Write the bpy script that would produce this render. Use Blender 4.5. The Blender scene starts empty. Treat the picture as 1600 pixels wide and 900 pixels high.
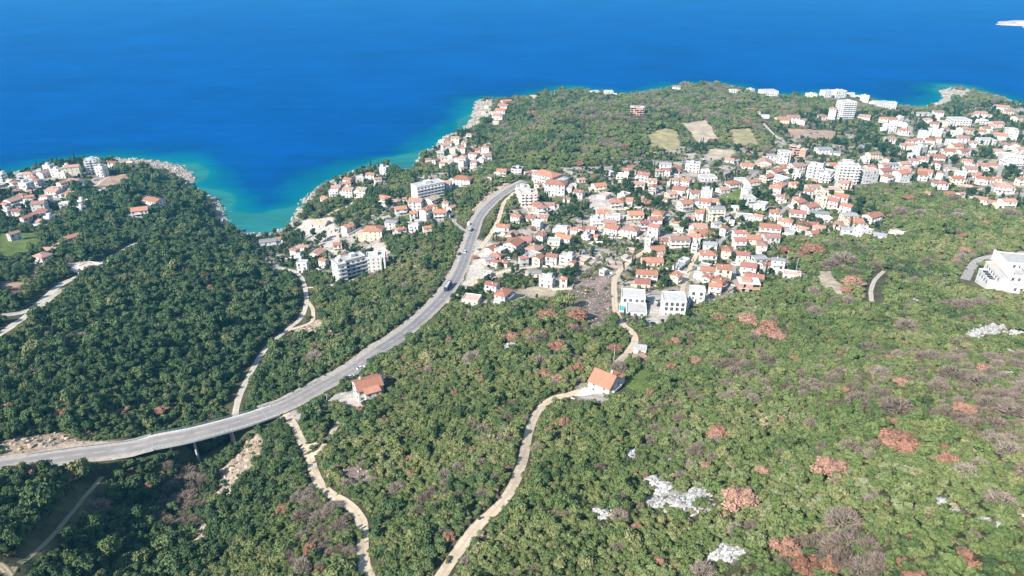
import bpy, bmesh, math, random
import numpy as np
from mathutils import Vector, Matrix

random.seed(7); RNG = np.random.default_rng(7)
scene = bpy.context.scene
COL = scene.collection
# ------------------------------------------------------------------ camera, light, exposure
CAMZ, PITCH, FPX = 260.0, math.radians(27.0), 1067.0
cam_d = bpy.data.cameras.new('camera'); cam = bpy.data.objects.new('camera', cam_d); COL.objects.link(cam)
cam_d.sensor_width = 36.0; cam_d.lens = 36.0 * FPX / 1600.0; cam_d.clip_start = 1.0; cam_d.clip_end = 60000.0
cam.location = (0, 0, CAMZ); cam.rotation_euler = (math.radians(90) - PITCH, 0, 0)
scene.camera = cam

SUNDIR = Vector((0.73, 0.742, -0.80)).normalized()       # the way the light travels
sun_el = math.asin(-SUNDIR.z); sun_az = math.atan2(-SUNDIR.x, -SUNDIR.y)
world = bpy.data.worlds.new("World"); scene.world = world; world.use_nodes = True
wn = world.node_tree; bg = wn.nodes['Background']
sky = wn.nodes.new('ShaderNodeTexSky'); sky.sky_type = 'NISHITA'; sky.sun_disc = False
sky.sun_elevation = sun_el; sky.sun_rotation = sun_az; sky.altitude = 200; sky.air_density = 1.0; sky.dust_density = 0.6; sky.ozone_density = 1.5
wn.links.new(sky.outputs[0], bg.inputs[0]); bg.inputs[1].default_value = 0.11
sd_ = bpy.data.lights.new('sun', 'SUN'); sd_.energy = 4.6; sd_.angle = math.radians(0.53); sd_.color = (1.0, 0.955, 0.88)
sun = bpy.data.objects.new('sun', sd_); COL.objects.link(sun); sun.rotation_euler = SUNDIR.to_track_quat('-Z', 'Y').to_euler()
sun.location = (-300, -300, 800)
vs = scene.view_settings; vs.view_transform = 'Standard'; vs.look = 'None'; vs.gamma = 1.0; vs.use_curve_mapping = False
vs.exposure = 1.0
cy = scene.cycles
cy.max_bounces = 5; cy.diffuse_bounces = 2; cy.glossy_bounces = 2; cy.transmission_bounces = 2; cy.volume_bounces = 0; cy.transparent_max_bounces = 4

# ------------------------------------------------------------------ helpers
CP, SP = math.cos(PITCH), math.sin(PITCH)
def ray(u, v):
    t = (450.0 - v) / FPX
    return np.array([(u - 800.0) / FPX, CP + t * SP, -SP + t * CP])
def at_z(u, v, z):
    d = ray(u, v); s = (CAMZ - z) / (-d[2]); return np.array([d[0] * s, d[1] * s, z])
def project(p):
    p = np.asarray(p, float); x, y, z = p[..., 0], p[..., 1], p[..., 2] - CAMZ
    D = y * CP - z * SP; up = y * SP + z * CP
    return 800 + FPX * x / np.maximum(D, 1e-3), 450 - FPX * up / np.maximum(D, 1e-3), D
def tag(o, label=None, cat=None, group=None, kind=None):
    if label: o['label'] = label
    if cat: o['category'] = cat
    if group: o['group'] = group
    if kind: o['kind'] = kind
    return o
def link(o, parent=None):
    COL.objects.link(o)
    if parent is not None: o.parent = parent
    return o
def empty(name, loc, rz=0.0):
    o = bpy.data.objects.new(name, None); o.empty_display_size = 0.5; COL.objects.link(o)
    o.location = tuple(float(c) for c in loc); o.rotation_euler = (0, 0, rz); return o
def np_mesh(name, V, F, mats=(), midx=None, attrs=None, smooth=False):
    """V (n,3); F list of (m,k) int arrays of one k each"""
    me = bpy.data.meshes.new(name); V = np.asarray(V, np.float32)
    F = [np.asarray(f, np.int32) for f in (F if isinstance(F, list) else [F]) if len(f)]
    me.vertices.add(len(V)); me.vertices.foreach_set('co', V.ravel())
    nl = sum(f.size for f in F); npl = sum(len(f) for f in F)
    me.loops.add(nl); me.polygons.add(npl)
    me.loops.foreach_set('vertex_index', np.concatenate([f.ravel() for f in F]))
    tot = np.concatenate([np.full(len(f), f.shape[1], np.int32) for f in F])
    me.polygons.foreach_set('loop_start', np.concatenate([[0], np.cumsum(tot)[:-1]]).astype(np.int32))
    for m in mats: me.materials.append(m)
    if midx is not None: me.polygons.foreach_set('material_index', np.asarray(midx, np.int32))
    me.update(calc_edges=True); me.validate()
    me.polygons.foreach_set('use_smooth', np.full(npl, smooth, bool))
    for k, (dom, typ, arr) in (attrs or {}).items():
        a = me.attributes.new(k, typ, dom); a.data.foreach_set('color' if 'COLOR' in typ else 'value', np.asarray(arr, np.float32).ravel())
    return me
def obj(name, me, parent=None):
    return link(bpy.data.objects.new(name, me), parent)

class MB:                      # collects boxes and panels into ONE mesh
    def __init__(s): s.v = []; s.f = []; s.m = []
    def add(s, vs_, fs, m=0):
        b = len(s.v); s.v += [tuple(map(float, p)) for p in vs_]; s.f += [tuple(b + i for i in f) for f in fs]; s.m += [m] * len(fs)
    def box(s, x0, x1, y0, y1, z0, z1, m=0, top=None):
        P = [(x0, y0, z0), (x1, y0, z0), (x1, y1, z0), (x0, y1, z0), (x0, y0, z1), (x1, y0, z1), (x1, y1, z1), (x0, y1, z1)]
        s.add(P, [(0, 3, 2, 1), (0, 1, 5, 4), (1, 2, 6, 5), (2, 3, 7, 6), (3, 0, 4, 7)], m); s.add(P[4:], [(0, 1, 2, 3)], m if top is None else top)
    def tube(s, p, q, r0, r1, n=6, m=0):
        p = Vector(p); q = Vector(q); d = (q - p); 
        if d.length < 1e-6: return
        d.normalize(); a = d.orthogonal().normalized(); b = d.cross(a)
        P = [p + (a * math.cos(t) + b * math.sin(t)) * r0 for t in [2 * math.pi * k / n for k in range(n)]] + \
            [q + (a * math.cos(t) + b * math.sin(t)) * r1 for t in [2 * math.pi * k / n for k in range(n)]]
        s.add(P, [(k, (k + 1) % n, n + (k + 1) % n, n + k) for k in range(n)] + [tuple(range(n, 2 * n)), tuple(range(n - 1, -1, -1))], m)
    def mesh(s, name, mats):
        me = bpy.data.meshes.new(name); me.from_pydata(s.v, [], s.f)
        for m in mats: me.materials.append(m)
        me.polygons.foreach_set('material_index', s.m); me.update(); return me
    def build(s, name, mats, parent=None): return obj(name, s.mesh(name, mats), parent)

# ------------------------------------------------------------------ materials
def nodes_of(name, rough=0.8, spec=0.25):
    m = bpy.data.materials.new(name); m.use_nodes = True; nt = m.node_tree; b = nt.nodes['Principled BSDF']
    b.inputs['Roughness'].default_value = rough; b.inputs['Specular IOR Level'].default_value = spec
    return m, nt, b
def N(nt, typ, **kw):
    n = nt.nodes.new(typ)
    for k, v in kw.items(): setattr(n, k, v)
    return n
def mixc(nt, fac, a, b, mode='MIX'):
    n = N(nt, 'ShaderNodeMix', data_type='RGBA', blend_type=mode)
    for s, v in ((n.inputs[0], fac), (n.inputs[6], a), (n.inputs[7], b)):
        if hasattr(v, 'is_output'): nt.links.new(v, s)
        else: s.default_value = v if not isinstance(v, tuple) else (*v, 1) if len(v) == 3 else v
    return n.outputs[2]
def noise(nt, scale, vec=None, detail=3.0, rough=0.55):
    n = N(nt, 'ShaderNodeTexNoise'); n.inputs['Scale'].default_value = scale; n.inputs['Detail'].default_value = detail; n.inputs['Roughness'].default_value = rough
    if vec is not None: nt.links.new(vec, n.inputs['Vector'])
    return n.outputs[0]
def ramp(nt, fac, stops):
    n = N(nt, 'ShaderNodeValToRGB'); e = n.color_ramp.elements
    while len(e) < len(stops): e.new(0.5)
    for k, (p, c) in enumerate(stops): e[k].position = p; e[k].color = (*c, 1) if len(c) == 3 else c
    nt.links.new(fac, n.inputs[0]); return n.outputs[0]
def maprange(nt, val, a, b, c, d):
    n = N(nt, 'ShaderNodeMapRange'); nt.links.new(val, n.inputs[0])
    for i, x in enumerate((a, b, c, d)): n.inputs[i + 1].default_value = x
    return n.outputs[0]
def bump(nt, b, h, strength=0.5, dist=0.3):
    n = N(nt, 'ShaderNodeBump'); n.inputs['Strength'].default_value = strength; n.inputs['Distance'].default_value = dist
    nt.links.new(h, n.inputs['Height']); nt.links.new(n.outputs[0], b.inputs['Normal'])
def geo_pos(nt): return N(nt, 'ShaderNodeNewGeometry').outputs['Position']
def obj_co(nt): return N(nt, 'ShaderNodeTexCoord').outputs['Object']
def obj_rand(nt): return N(nt, 'ShaderNodeObjectInfo').outputs['Random']
def simple_mat(name, col, var=0.25, scale=0.6, rough=0.8, spec=0.25, objvar=0.12, stains=None, coord='pos', metallic=0.0):
    m, nt, b = nodes_of(name, rough, spec); P = geo_pos(nt) if coord == 'pos' else obj_co(nt)
    f = noise(nt, scale, P, 5.0, 0.6); k = maprange(nt, f, 0.3, 0.7, 1 - var, 1 + var)
    c = mixc(nt, 1.0, col, k, 'MULTIPLY')
    if objvar:
        k2 = maprange(nt, obj_rand(nt), 0, 1, 1 - objvar, 1 + objvar); c = mixc(nt, 1.0, c, k2, 'MULTIPLY')
    if stains:
        f2 = maprange(nt, noise(nt, scale * 0.45, P, 6.0, 0.7), 0.5, 0.68, 0, 0.8); c = mixc(nt, f2, c, stains)
    nt.links.new(c, b.inputs['Base Color']); b.inputs['Metallic'].default_value = metallic
    return m
# ------------------------------------------------------------------ terrain heights
CTRL = """0,728,84 100,705,82 480,620,74 600,540,66 680,470,58 725,400,52 745,345,46 800,300,42 60,760,90
300,720,60 250,790,70 230,830,76 190,900,84 160,740,80 100,830,92 0,890,102 60,780,96 0,800,100
400,740,84 450,800,98 350,860,92 520,870,110 450,650,77 485,715,90 530,785,100 570,820,105 575,895,114 330,780,76
370,640,62 385,590,56 430,535,48 470,500,42 480,450,32 440,420,22 400,385,6
150,650,76 50,640,79 0,600,80 200,560,70 300,520,60 150,480,62 300,440,48 250,400,44 100,520,72 0,520,76 60,470,66 120,430,58 210,385,46 330,380,24 280,330,18 250,300,12 340,340,8
80,390,46 20,360,40 60,320,24 140,310,20 230,320,24 100,270,8 150,260,7 0,300,16 0,420,56
560,400,30 500,480,46 600,440,42 600,480,52 520,540,58 450,590,64 640,400,40 620,350,30 560,350,22 500,380,20 470,400,18 660,300,26 700,330,38 720,290,36 560,300,10 520,320,12 640,280,14 680,250,10 740,250,20 780,270,34
575,600,70 640,570,74 620,640,84 700,560,80 650,700,100 600,750,104 700,800,114 640,880,120
860,300,42 830,370,50 760,400,54 780,455,62 860,440,62 920,450,68 900,390,56 1000,480,78 1060,480,80 960,450,70 970,520,84 990,550,88 940,600,98 850,520,84 800,500,78 880,560,92 850,640,104 800,740,114 720,860,122
1000,400,62 1100,430,68 1000,340,50 1000,300,42 950,270,38 1100,350,54 1150,420,70 1200,350,58 1200,300,48 1100,290,42 1300,340,56 1240,420,76 1350,270,44 1270,270,42 1380,350,62 1450,300,50 1550,310,52 1480,250,36 1590,260,38 1590,200,22 1400,220,26 1500,180,14 1320,180,22 1250,220,28 1130,240,32 1050,215,28 900,200,32 850,170,24 800,220,30 950,240,34 1000,170,24 1100,150,20 1200,170,22 770,180,12 1150,200,30
1300,450,84 1200,500,90 1120,520,90 1400,420,76 1500,350,62 1450,480,92 1540,430,88 1595,430,90 1595,360,70 1550,520,104 1300,560,108 1100,600,104 1200,650,118 1000,680,112 1400,620,124 1590,620,132 1450,690,140 1300,735,138 1150,790,138 1050,790,134 1000,850,136 900,780,124 850,870,130 1130,865,146 1300,870,152 1590,720,150 1590,850,172 1450,850,164 1500,780,158"""
CO = """0,272 20,271 60,259 100,251 150,247 185,248 215,250 240,252 262,254 285,260 296,268 306,281 300,289 318,300 338,311 348,325 353,341 358,352 380,363 402,366 430,362 444,356 455,346 459,335 466,325 471,317 485,304 500,291 520,281 540,271 560,265 590,259 606,257 625,263 640,266 650,262 650,250 656,243 668,236 680,228 690,218 700,212 720,205 730,194 735,184 741,172 743,160 752,155 770,155 800,156 830,150 860,144 900,140 940,145 962,147 985,150 1010,144 1040,139 1060,134 1100,130 1140,134 1165,140 1200,148 1225,151 1258,152 1290,148 1330,150 1370,158 1400,166 1425,169 1446,168 1460,162 1474,155 1472,148 1468,143 1485,137 1500,137 1518,141 1530,144 1552,149 1572,155 1600,165"""
P = []
for t in CTRL.split():
    u, v, z = map(float, t.split(',')); P.append(at_z(u, v, z))
P += [np.array(p, float) for p in [(0, 0, 150), (320, 0, 205), (-320, 40, 120), (700, 100, 190), (-900, 100, 110), (-700, 450, 85), (-900, 650, 40), (900, 500, 85), (1200, 700, 80), (1200, 1000, 40), (1100, 250, 150)]]
P += [at_z(*map(float, t.split(',')), 2.0) for t in CO.split()[::2]]
P = np.array(P); SC = 500.0
def tps_kernel(a, b):
    d2 = ((a[:, None, :] - b[None, :, :]) ** 2).sum(-1) / SC ** 2
    return 0.5 * d2 * np.log(np.maximum(d2, 1e-12))
xy = P[:, :2]; n = len(P); A = np.zeros((n + 3, n + 3)); A[:n, :n] = tps_kernel(xy, xy) + np.eye(n) * 2.5e-3
Q = np.c_[np.ones(n), xy / SC]; A[:n, n:] = Q; A[n:, :n] = Q.T
w_ = np.linalg.solve(A, np.r_[P[:, 2], 0, 0, 0])
RES = 2.5
XS = np.arange(-1000, 1322, RES); YS = np.arange(30, 1562, RES); NX, NY = len(XS), len(YS)
GX, GY = np.meshgrid(XS, YS)
gp = np.c_[GX.ravel(), GY.ravel()]; Z = np.empty(len(gp))
for k in range(0, len(gp), 20000):
    q = gp[k:k + 20000]; Z[k:k + 20000] = tps_kernel(q, xy) @ w_[:n] + w_[n] + (q / SC) @ w_[n + 1:]
Z = np.minimum(Z, 232 + 0 * Z).reshape(NY, NX)

def vnoise(x, y, seed=0):
    xi = np.floor(x).astype(np.int64); yi = np.floor(y).astype(np.int64); fx = x - xi; fy = y - yi
    def h(a, b):
        k = (a * 374761393 + b * 668265263 + seed * 1442695041) & 0x7fffffff
        k = ((k ^ (k >> 13)) * 1274126177) & 0x7fffffff; return ((k ^ (k >> 16)) & 0xffff) / 65535.0
    sx = fx * fx * (3 - 2 * fx); sy = fy * fy * (3 - 2 * fy)
    return (h(xi, yi) * (1 - sx) + h(xi + 1, yi) * sx) * (1 - sy) + (h(xi, yi + 1) * (1 - sx) + h(xi + 1, yi + 1) * sx) * sy
def fbm(x, y, s, seed=0, oct=4):
    r = 0; a = 0.5; t = 0
    for k in range(oct):
        r = r + a * vnoise(x / s * 2 ** k, y / s * 2 ** k, seed + k * 17); t += a; a *= 0.5
    return r / t
def inpoly(px, py, poly):
    r = np.zeros(px.shape, bool); j = len(poly) - 1
    for i in range(len(poly)):
        xi, yi = poly[i]; xj, yj = poly[j]
        if yi != yj: r ^= ((yi > py) != (yj > py)) & (px < (xj - xi) * (py - yi) / (yj - yi) + xi)
        j = i
    return r

# coast line, traced at sea level

coast = [at_z(*map(float, t.split(',')), 0)[:2] for t in CO.split()]
cr = []
for a, b in zip(coast[:-1], coast[1:]):          # break the straight runs into small rocky wiggles
    nseg = max(1, int(np.hypot(*(b - a)) // 7)); d = (b - a); nn = np.array([-d[1], d[0]]) / max(np.hypot(*d), 1e-6)
    for k in range(nseg): cr.append(a + d * k / nseg + nn * (RNG.uniform(-2.6, 2.6) if k else 0))
cr.append(coast[-1])
LAND = [np.array(p) for p in [(-1400, 740), (-1000, 765), (-800, 800)]] + cr + [np.array(p) for p in [(1000, 1130), (1500, 1000), (1500, -100), (-1400, -100)]]
inside = inpoly(GX, GY, LAND)
d2 = np.full(GX.shape, 400.0 ** 2)
for a, b in zip(LAND[:-5], LAND[1:-4]):
    R_ = 260
    x0, x1 = sorted((a[0], b[0])); y0, y1 = sorted((a[1], b[1]))
    i0, i1 = np.searchsorted(XS, (x0 - R_, x1 + R_)); j0, j1 = np.searchsorted(YS, (y0 - R_, y1 + R_))
    if i0 >= i1 or j0 >= j1: continue
    gx = GX[j0:j1, i0:i1]; gy = GY[j0:j1, i0:i1]; dx, dy = b - a; L2 = dx * dx + dy * dy + 1e-9
    t = np.clip(((gx - a[0]) * dx + (gy - a[1]) * dy) / L2, 0, 1)
    np.minimum(d2[j0:j1, i0:i1], (gx - a[0] - t * dx) ** 2 + (gy - a[1] - t * dy) ** 2, out=d2[j0:j1, i0:i1])
SD = np.sqrt(d2); SD = np.where(inside, SD, -SD)
sm = lambda a, b, x: (lambda t: t * t * (3 - 2 * t))(np.clip((x - a) / (b - a), 0, 1))
hill = (fbm(GX, GY, 34, 3) - 0.5) * 5.0 + (fbm(GX, GY, 9, 5, 3) - 0.5) * 1.3
Zl = np.maximum(Z, 2.5) + hill * sm(20, 60, SD)
rocky = fbm(GX, GY, 11, 11, 4)
Z = np.where(SD > 0, np.minimum(Zl, 1e9) * sm(-2, 34, SD) + (rocky - 0.35) * 5.0 * (1 - sm(10, 26, SD)) * sm(0, 3, SD) + 0.1, -0.25 - np.minimum(-SD * 0.3, 12))

def zat(x, y, ZZ=None):
    ZZ = Z if ZZ is None else ZZ
    fx = np.clip((np.asarray(x, float) - XS[0]) / RES, 0, NX - 1.001); fy = np.clip((np.asarray(y, float) - YS[0]) / RES, 0, NY - 1.001)
    i = fx.astype(int); j = fy.astype(int); a = fx - i; b = fy - j
    return (ZZ[j, i] * (1 - a) + ZZ[j, i + 1] * a) * (1 - b) + (ZZ[j + 1, i] * (1 - a) + ZZ[j + 1, i + 1] * a) * b
SS = np.arange(90, 3000, 1.5)
def hit(u, v, h=0.0):
    """where the line of sight through a photo point meets the ground raised by h metres"""
    d = ray(u, v); p = d[None, :] * SS[:, None]; p[:, 2] += CAMZ
    g = np.maximum(zat(p[:, 0], p[:, 1]), 0.0) + h; k = np.argmax(p[:, 2] < g)
    a = p[k - 1, 2] - g[k - 1]; b = g[k] - p[k, 2]; t = a / max(a + b, 1e-6)
    q = p[k - 1] + (p[k] - p[k - 1]) * t; return np.array([q[0], q[1], q[2] - h])

# ------------------------------------------------------------------ roads and paths
def smooth_path(pts, step=3.0):
    pts = np.array(pts); out = []
    P4 = np.vstack([2 * pts[0] - pts[1], pts, 2 * pts[-1] - pts[-2]])
    for k in range(len(pts) - 1):
        p0, p1, p2, p3 = P4[k:k + 4]; m = max(2, int(np.linalg.norm(p2 - p1) / step))
        for q in range(m):
            t = q / m; out.append(0.5 * ((2 * p1) + (-p0 + p2) * t + (2 * p0 - 5 * p1 + 4 * p2 - p3) * t * t + (-p0 + 3 * p1 - 3 * p2 + p3) * t ** 3))
    out.append(pts[-1]); return np.array(out)
def parse(s): return [tuple(map(float, t.split(','))) for t in s.split()]
MAIN = parse("-70,741,86 0,729,84 100,714,82 200,701,80.5 245,690,80 300,679,79 375,659,77 412,647,76 450,632,75 500,605,72.5 550,577,69.5 587,550,67 625,525,64.5 662,495,61 700,455,57 720,420,54 732,387,51 740,362,48.5 747,343,46.5 760,325,44.5 780,307,43 800,294,42 822,283,41")
main_path = smooth_path([at_z(u, v, z) for u, v, z in MAIN])
DIRT = [  # name, halfwidth, kind, pixel polyline
 ('dirt_track', 1.61, 'tan', "676,915 690,899 712,866 747,822 775,795 800,760 815,727 822,695 830,665 842,642 860,627 885,617 912,610 925,606"),
 ('dirt_track', 1.78, 'tan', "962,569 982,550 992,532 987,518 972,505 962,485 960,462 960,440 967,425 982,410 997,400 1010,389 1011,374 1005,360 985,350"),
 ('dirt_track', 1.70, 'tan', "442,642 452,653 461,668 472,692 483,712 490,735 500,755 520,775 545,790 562,807 567,830 567,865 571,890 577,905 584,940"),
 ('dirt_track', 1.10, 'tan', "478,698 496,694 512,685 525,667 531,657"),
 ('dirt_track', 1.02, 'tan', "486,712 500,704 507,694"),
 ('driveway', 1.61, 'conc', "462,652 490,645 512,631 532,617"),
 ('footpath', 1.4, 'pale', "367,652 369,640 373,622 382,602 395,577 410,552 427,533 450,515 470,497 479,472 476,447 470,432 458,424 440,419"),
 ('footpath', 1.02, 'pale', "478,450 510,447 540,442 560,432"),
 ('footpath', 1.27, 'tan', "480,470 489,485 486,503 462,513 450,516"),
 ('dirt_track', 2.3, 'pale', "-30,540 0,522 25,505 62,480 87,460 105,452"),
 ('dirt_track', 2.3, 'pale', "-30,505 0,494 45,485 75,462 95,445 130,428 160,412 180,400 200,387 215,379"),
 ('dirt_track', 1.02, 'brown', "-10,925 15,900 45,872 75,845 105,810 130,780 160,745"),
 ('dirt_track', 1.10, 'brown', "15,900 0,884 -25,880"),
 ('footpath', 1.10, 'pale', "1362,472 1361,455 1367,438 1381,424"),
 ('footpath', 1.36, 'pale', "1193,193 1206,207 1216,216 1228,222"),
 ('driveway', 2.21, 'conc', "1508,437 1515,423 1526,409 1545,402 1558,400"),
 ('lane', 1.53, 'tan', "1092,392 1082,410 1072,435 1064,460 1062,466"),
 ('lane', 1.44, 'conc', "1110,310 1140,298 1166,286 1180,270"),
 ('lane', 1.87, 'tan', "804,300 787,318 780,340 770,360 761,374 742,398"),
 ('lane', 1.53, 'conc', "691,340 704,341 712,350 725,359 737,365"),
 ('lane', 1.44, 'conc', "570,343 579,338 592,334 606,326 622,319 640,317"),
 ('lane', 1.19, 'pale', "512,336 528,328 545,321 552,315"),
 ('lane', 1.53, 'pale', "-20,297 20,294 75,292 143,291 158,283 172,275"),
 ('lane', 1.53, 'tan', "700,474 716,462 735,447 752,437 775,428 800,421 830,418 860,413 905,414"),
 ('lane', 1.44, 'conc', "1062,390 1092,392 1120,384 1150,392 1146,420 1148,446 1142,458"),
 ('lane', 1.44, 'conc', "1092,392 1078,372 1075,350 1062,330 1050,318 1030,312 1005,305 985,300"),
 ('lane', 1.44, 'conc', "1120,384 1142,362 1160,350 1185,345 1215,336 1240,342 1262,346 1292,345 1318,344"),
 ('lane', 1.53, 'conc', "1215,336 1240,318 1275,322 1300,325"),
 ('lane', 1.53, 'conc', "1005,305 1050,290 1090,284 1120,285"),
 ('lane', 1.61, 'conc', "870,262 910,264 945,262 985,255 1020,250"),
 ('lane', 1.70, 'conc', "1400,290 1430,288 1460,292 1490,290 1520,296 1545,296 1600,303"),
 ('lane', 1.61, 'conc', "1490,290 1478,272 1485,255 1478,238 1470,228 1440,222 1425,210 1420,196"),
 ('lane', 1.61, 'conc', "1545,296 1560,275 1565,255 1570,235 1560,218 1550,205 1540,192"),
 ('lane', 2.04, 'conc', "1240,217 1270,209 1300,206 1325,212 1352,232 1365,246 1384,258 1400,262 1428,262"),
]
def flatten(path, hw, blend):
    H = {}
    for p in path:
        i0, i1 = np.searchsorted(XS, (p[0] - hw - blend, p[0] + hw + blend)); j0, j1 = np.searchsorted(YS, (p[1] - hw - blend, p[1] + hw + blend))
        if i0 >= i1 or j0 >= j1: continue
        d = np.hypot(GX[j0:j1, i0:i1] - p[0], GY[j0:j1, i0:i1] - p[1])
        sub = DMIN[j0:j1, i0:i1]; m = d < sub; sub[m] = d[m]; DZ[j0:j1, i0:i1][m] = p[2]
ROADS = []
ROADMASK = np.zeros(GX.shape, bool); ROADGAP = np.full(GX.shape, 99.0)      # free metres beside the ways
def carve(path, hw, blend, skip=None):
    global DMIN, DZ
    DMIN = np.full(GX.shape, 1e9); DZ = np.zeros(GX.shape)
    flatten(path if skip is None else [p for k, p in enumerate(path) if not skip[k]], hw, blend)
    w = 1 - sm(hw + 1.6, hw + blend, DMIN); ok = (DMIN < 1e8)
    Z[ok] = (Z * (1 - w) + DZ * w)[ok]
    ROADMASK[DMIN < hw + 0.9] = True; np.minimum(ROADGAP, DMIN - hw, out=ROADGAP)
dense_main = smooth_path(main_path, 1.5)
# the bridge spans between these two photo points
mu, mv, mD = project(main_path); BR = (mu > 236) & (mu < 414)
du, dv, dD = project(dense_main); skip = (du > 240) & (du < 410)
carve(dense_main, 7.0, 7.5, skip)
DMIN = np.full(GX.shape, 1e9); DZ = np.zeros(GX.shape); flatten(dense_main[skip], 9, 3); k_ = DMIN < 11; UNDERBRIDGE = DMIN < 6.5
Z[k_] = np.minimum(Z, DZ - 2.2 - 4.5 * sm(0, 1, np.clip(1 - np.abs(project(np.stack([GX, GY, Z], -1))[0] - 320) / 90, 0, 1)))[k_]
for name, hw, kind, s in DIRT:
    p = np.array([hit(u, v) for u, v in parse(s)]); p = smooth_path(p, 2.5)
    zz = p[:, 2].copy(); k = np.ones(9) / 9
    if len(zz) > 12: zz[4:-4] = np.convolve(zz, k, 'valid')
    p[:, 2] = zz; ROADS.append((name, hw, kind, p))
for name, hw, kind, p in ROADS:
    carve(smooth_path(p, 1.5), hw, 4.0)
    if kind in ('pale', 'brown'):
        m_ = DMIN < hw + 2.8; ROADMASK |= m_; ROADMASK[:-2] |= m_[2:]; ROADGAP[DMIN < hw + 8] -= 1.8
for name, hw, kind, p in ROADS:      # where one way crosses another, both lie on the final ground
    p[:, 2] = zat(p[:, 0], p[:, 1])

# ------------------------------------------------------------------ ground cover masks, traced as photo outlines on the ground
U, V, DD = project(np.stack([GX, GY, np.maximum(Z, 0)], -1))
wob = (fbm(GX, GY, 14, 21) - 0.5) * 2
def area(s, edge=1.0):
    pts = parse(s); e = 5500.0 / DD * edge
    return inpoly(U + wob * e * 0.9, V + (fbm(GX, GY, 14, 29) - 0.5) * e, pts)
TOWN = area("762,374 790,330 830,312 880,262 960,255 1010,240 1110,222 1200,240 1215,190 1260,176 1400,176 1425,180 1500,172 1560,160 1640,168 1640,335 1540,330 1520,320 1480,305 1440,292 1405,280 1390,295 1345,292 1330,318 1345,325 1372,330 1366,345 1405,355 1412,372 1345,374 1300,372 1230,372 1210,388 1262,432 1240,440 1190,445 1180,452 1145,462 1112,468 1085,500 1040,508 1000,520 965,505 957,470 960,440 930,425 895,436 872,468 800,475 745,482 700,480 735,440 742,400")
COVE_TOWN = area("640,345 640,310 625,298 600,305 585,340 545,340 505,345 470,340 455,360 400,365 400,395 430,425 490,425 520,445 600,432 620,400 590,372 640,372 690,368 715,345 715,300 745,290 745,268 700,270 655,272 640,300",.8) 
SHORE_TOWN = area("505,300 545,268 600,255 610,290 570,305 540,310",.6) | area("672,245 700,212 735,205 770,222 770,255 735,270 690,262",.6) | area("0,265 150,240 190,250 185,275 120,300 100,335 70,352 40,340 0,335",.7)
GRASS = area("1010,210 1040,200 1058,205 1066,233 1040,235 1016,231",.4) | area("1136,203 1172,200 1187,226 1148,228",.4)
BEIGE = area("1062,193 1104,187 1125,219 1088,224",.4) | area("800,452 872,446 870,462 812,472",.4) | area("1275,424 1296,422 1318,450 1308,470 1290,455",.5) | area("1109,232 1150,236 1143,250 1104,247",.4) | area("975,588 905,615 900,600",.3)
PINK = area("142,290 165,275 200,271 205,285 185,296 150,298",.4) | area("1218,200 1300,204 1312,212 1290,222 1240,214",.5) | area("890,548 905,556 940,562 930,570 895,562",.5) | area("0,440 36,442 40,462 0,466",.5) | area("36,445 62,405 76,408 60,440",.4) | area("520,525 560,490 545,520",.8)
LAWN = area("975,596 1005,569 1028,586 1014,612 985,612",.4) | area("-20,368 55,362 70,380 40,402 -20,414",.5) | area("1120,310 1165,290 1180,298 1160,312 1135,322",.4) | area("985,318 1000,312 1000,325",.4) | area("870,452 890,430 885,455",.4) | area("1080,312 1120,308 1118,316 1090,322",.3) | area("575,640 560,632 545,640",.3)
PALE = area("100,412 122,408 155,408 160,415 140,430 105,425",.3) | area("415,420 430,411 455,424 445,430",.3) | area("475,345 520,338 535,378 512,392 480,372 455,362",.5) | area("898,620 935,600 965,612 945,632 925,628",.2) | area("519,622 548,603 580,612 584,628 560,640 535,636",.2) | area("575,385 600,378 612,396 590,402",.3) | area("745,375 770,380 756,430 730,452 722,445",.4) | area("1532,436 1548,404 1600,392 1640,400 1640,465 1562,456",.4) | area("1012,462 1042,458 1046,503 1012,512",.3) | area("430,640 460,634 470,656 452,664",.3) | area("920,305 960,300 965,340 935,342 915,325",.3)
EROD = area("402,676 418,690 400,728 378,750 346,790 326,772 346,740 380,702",.6) | area("740,332 765,312 790,296 800,290 790,285 760,300 735,322",.6) | area("455,520 500,500 530,525 520,530 470,528",.7) | area("330,800 300,850 310,855 345,800",.5)
CUT = area("0,690 40,678 90,678 150,688 205,692 190,700 100,706 0,717",.6)
RUBBLE = area("885,440 955,428 958,480 950,505 925,520 890,480 880,460",.6) | area("530,735 560,728 590,738 592,755 570,765 535,755",.6)
SCRUB = area("640,560 690,590 650,640 620,660 600,640 610,600",1.2) | area("640,370 700,380 690,430 650,470 600,470 600,440",1.2) | area("1240,600 1420,560 1640,640 1640,700 1400,640 1280,640",1.5)
ROCKS_PX = parse("1072,790,74,32 1036,786,46,16 1092,774,30,24 1034,764,28,17 1018,750,20,10 940,803,30,15 1130,865,58,24 985,712,12,14 895,780,16,7 1195,772,14,8 1545,515,52,16 1520,522,30,12 1570,550,18,8 1585,520,22,6 1465,785,40,8 1535,815,22,8 1560,820,18,7 800,540,22,9 1470,435,14,7 1430,470,10,5 985,790,12,7 1490,800,16,6 1575,585,14,8 1110,770,14,10 1045,720,10,6 850,750,8,4 1340,690,8,4 1490,545,10,8 1610,805,24,7 905,680,7,5")
ROCK = np.zeros(GX.shape, bool)
for u, v, a, b in ROCKS_PX: ROCK |= (((U - u + wob * a * .35) / a * 2) ** 2 + ((V - v + wob * b * .5) / b * 2) ** 2) < 1
COASTROCK = (SD > -3) & (SD < 3 + 13 * fbm(GX, GY, 30, 77)) 
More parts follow.
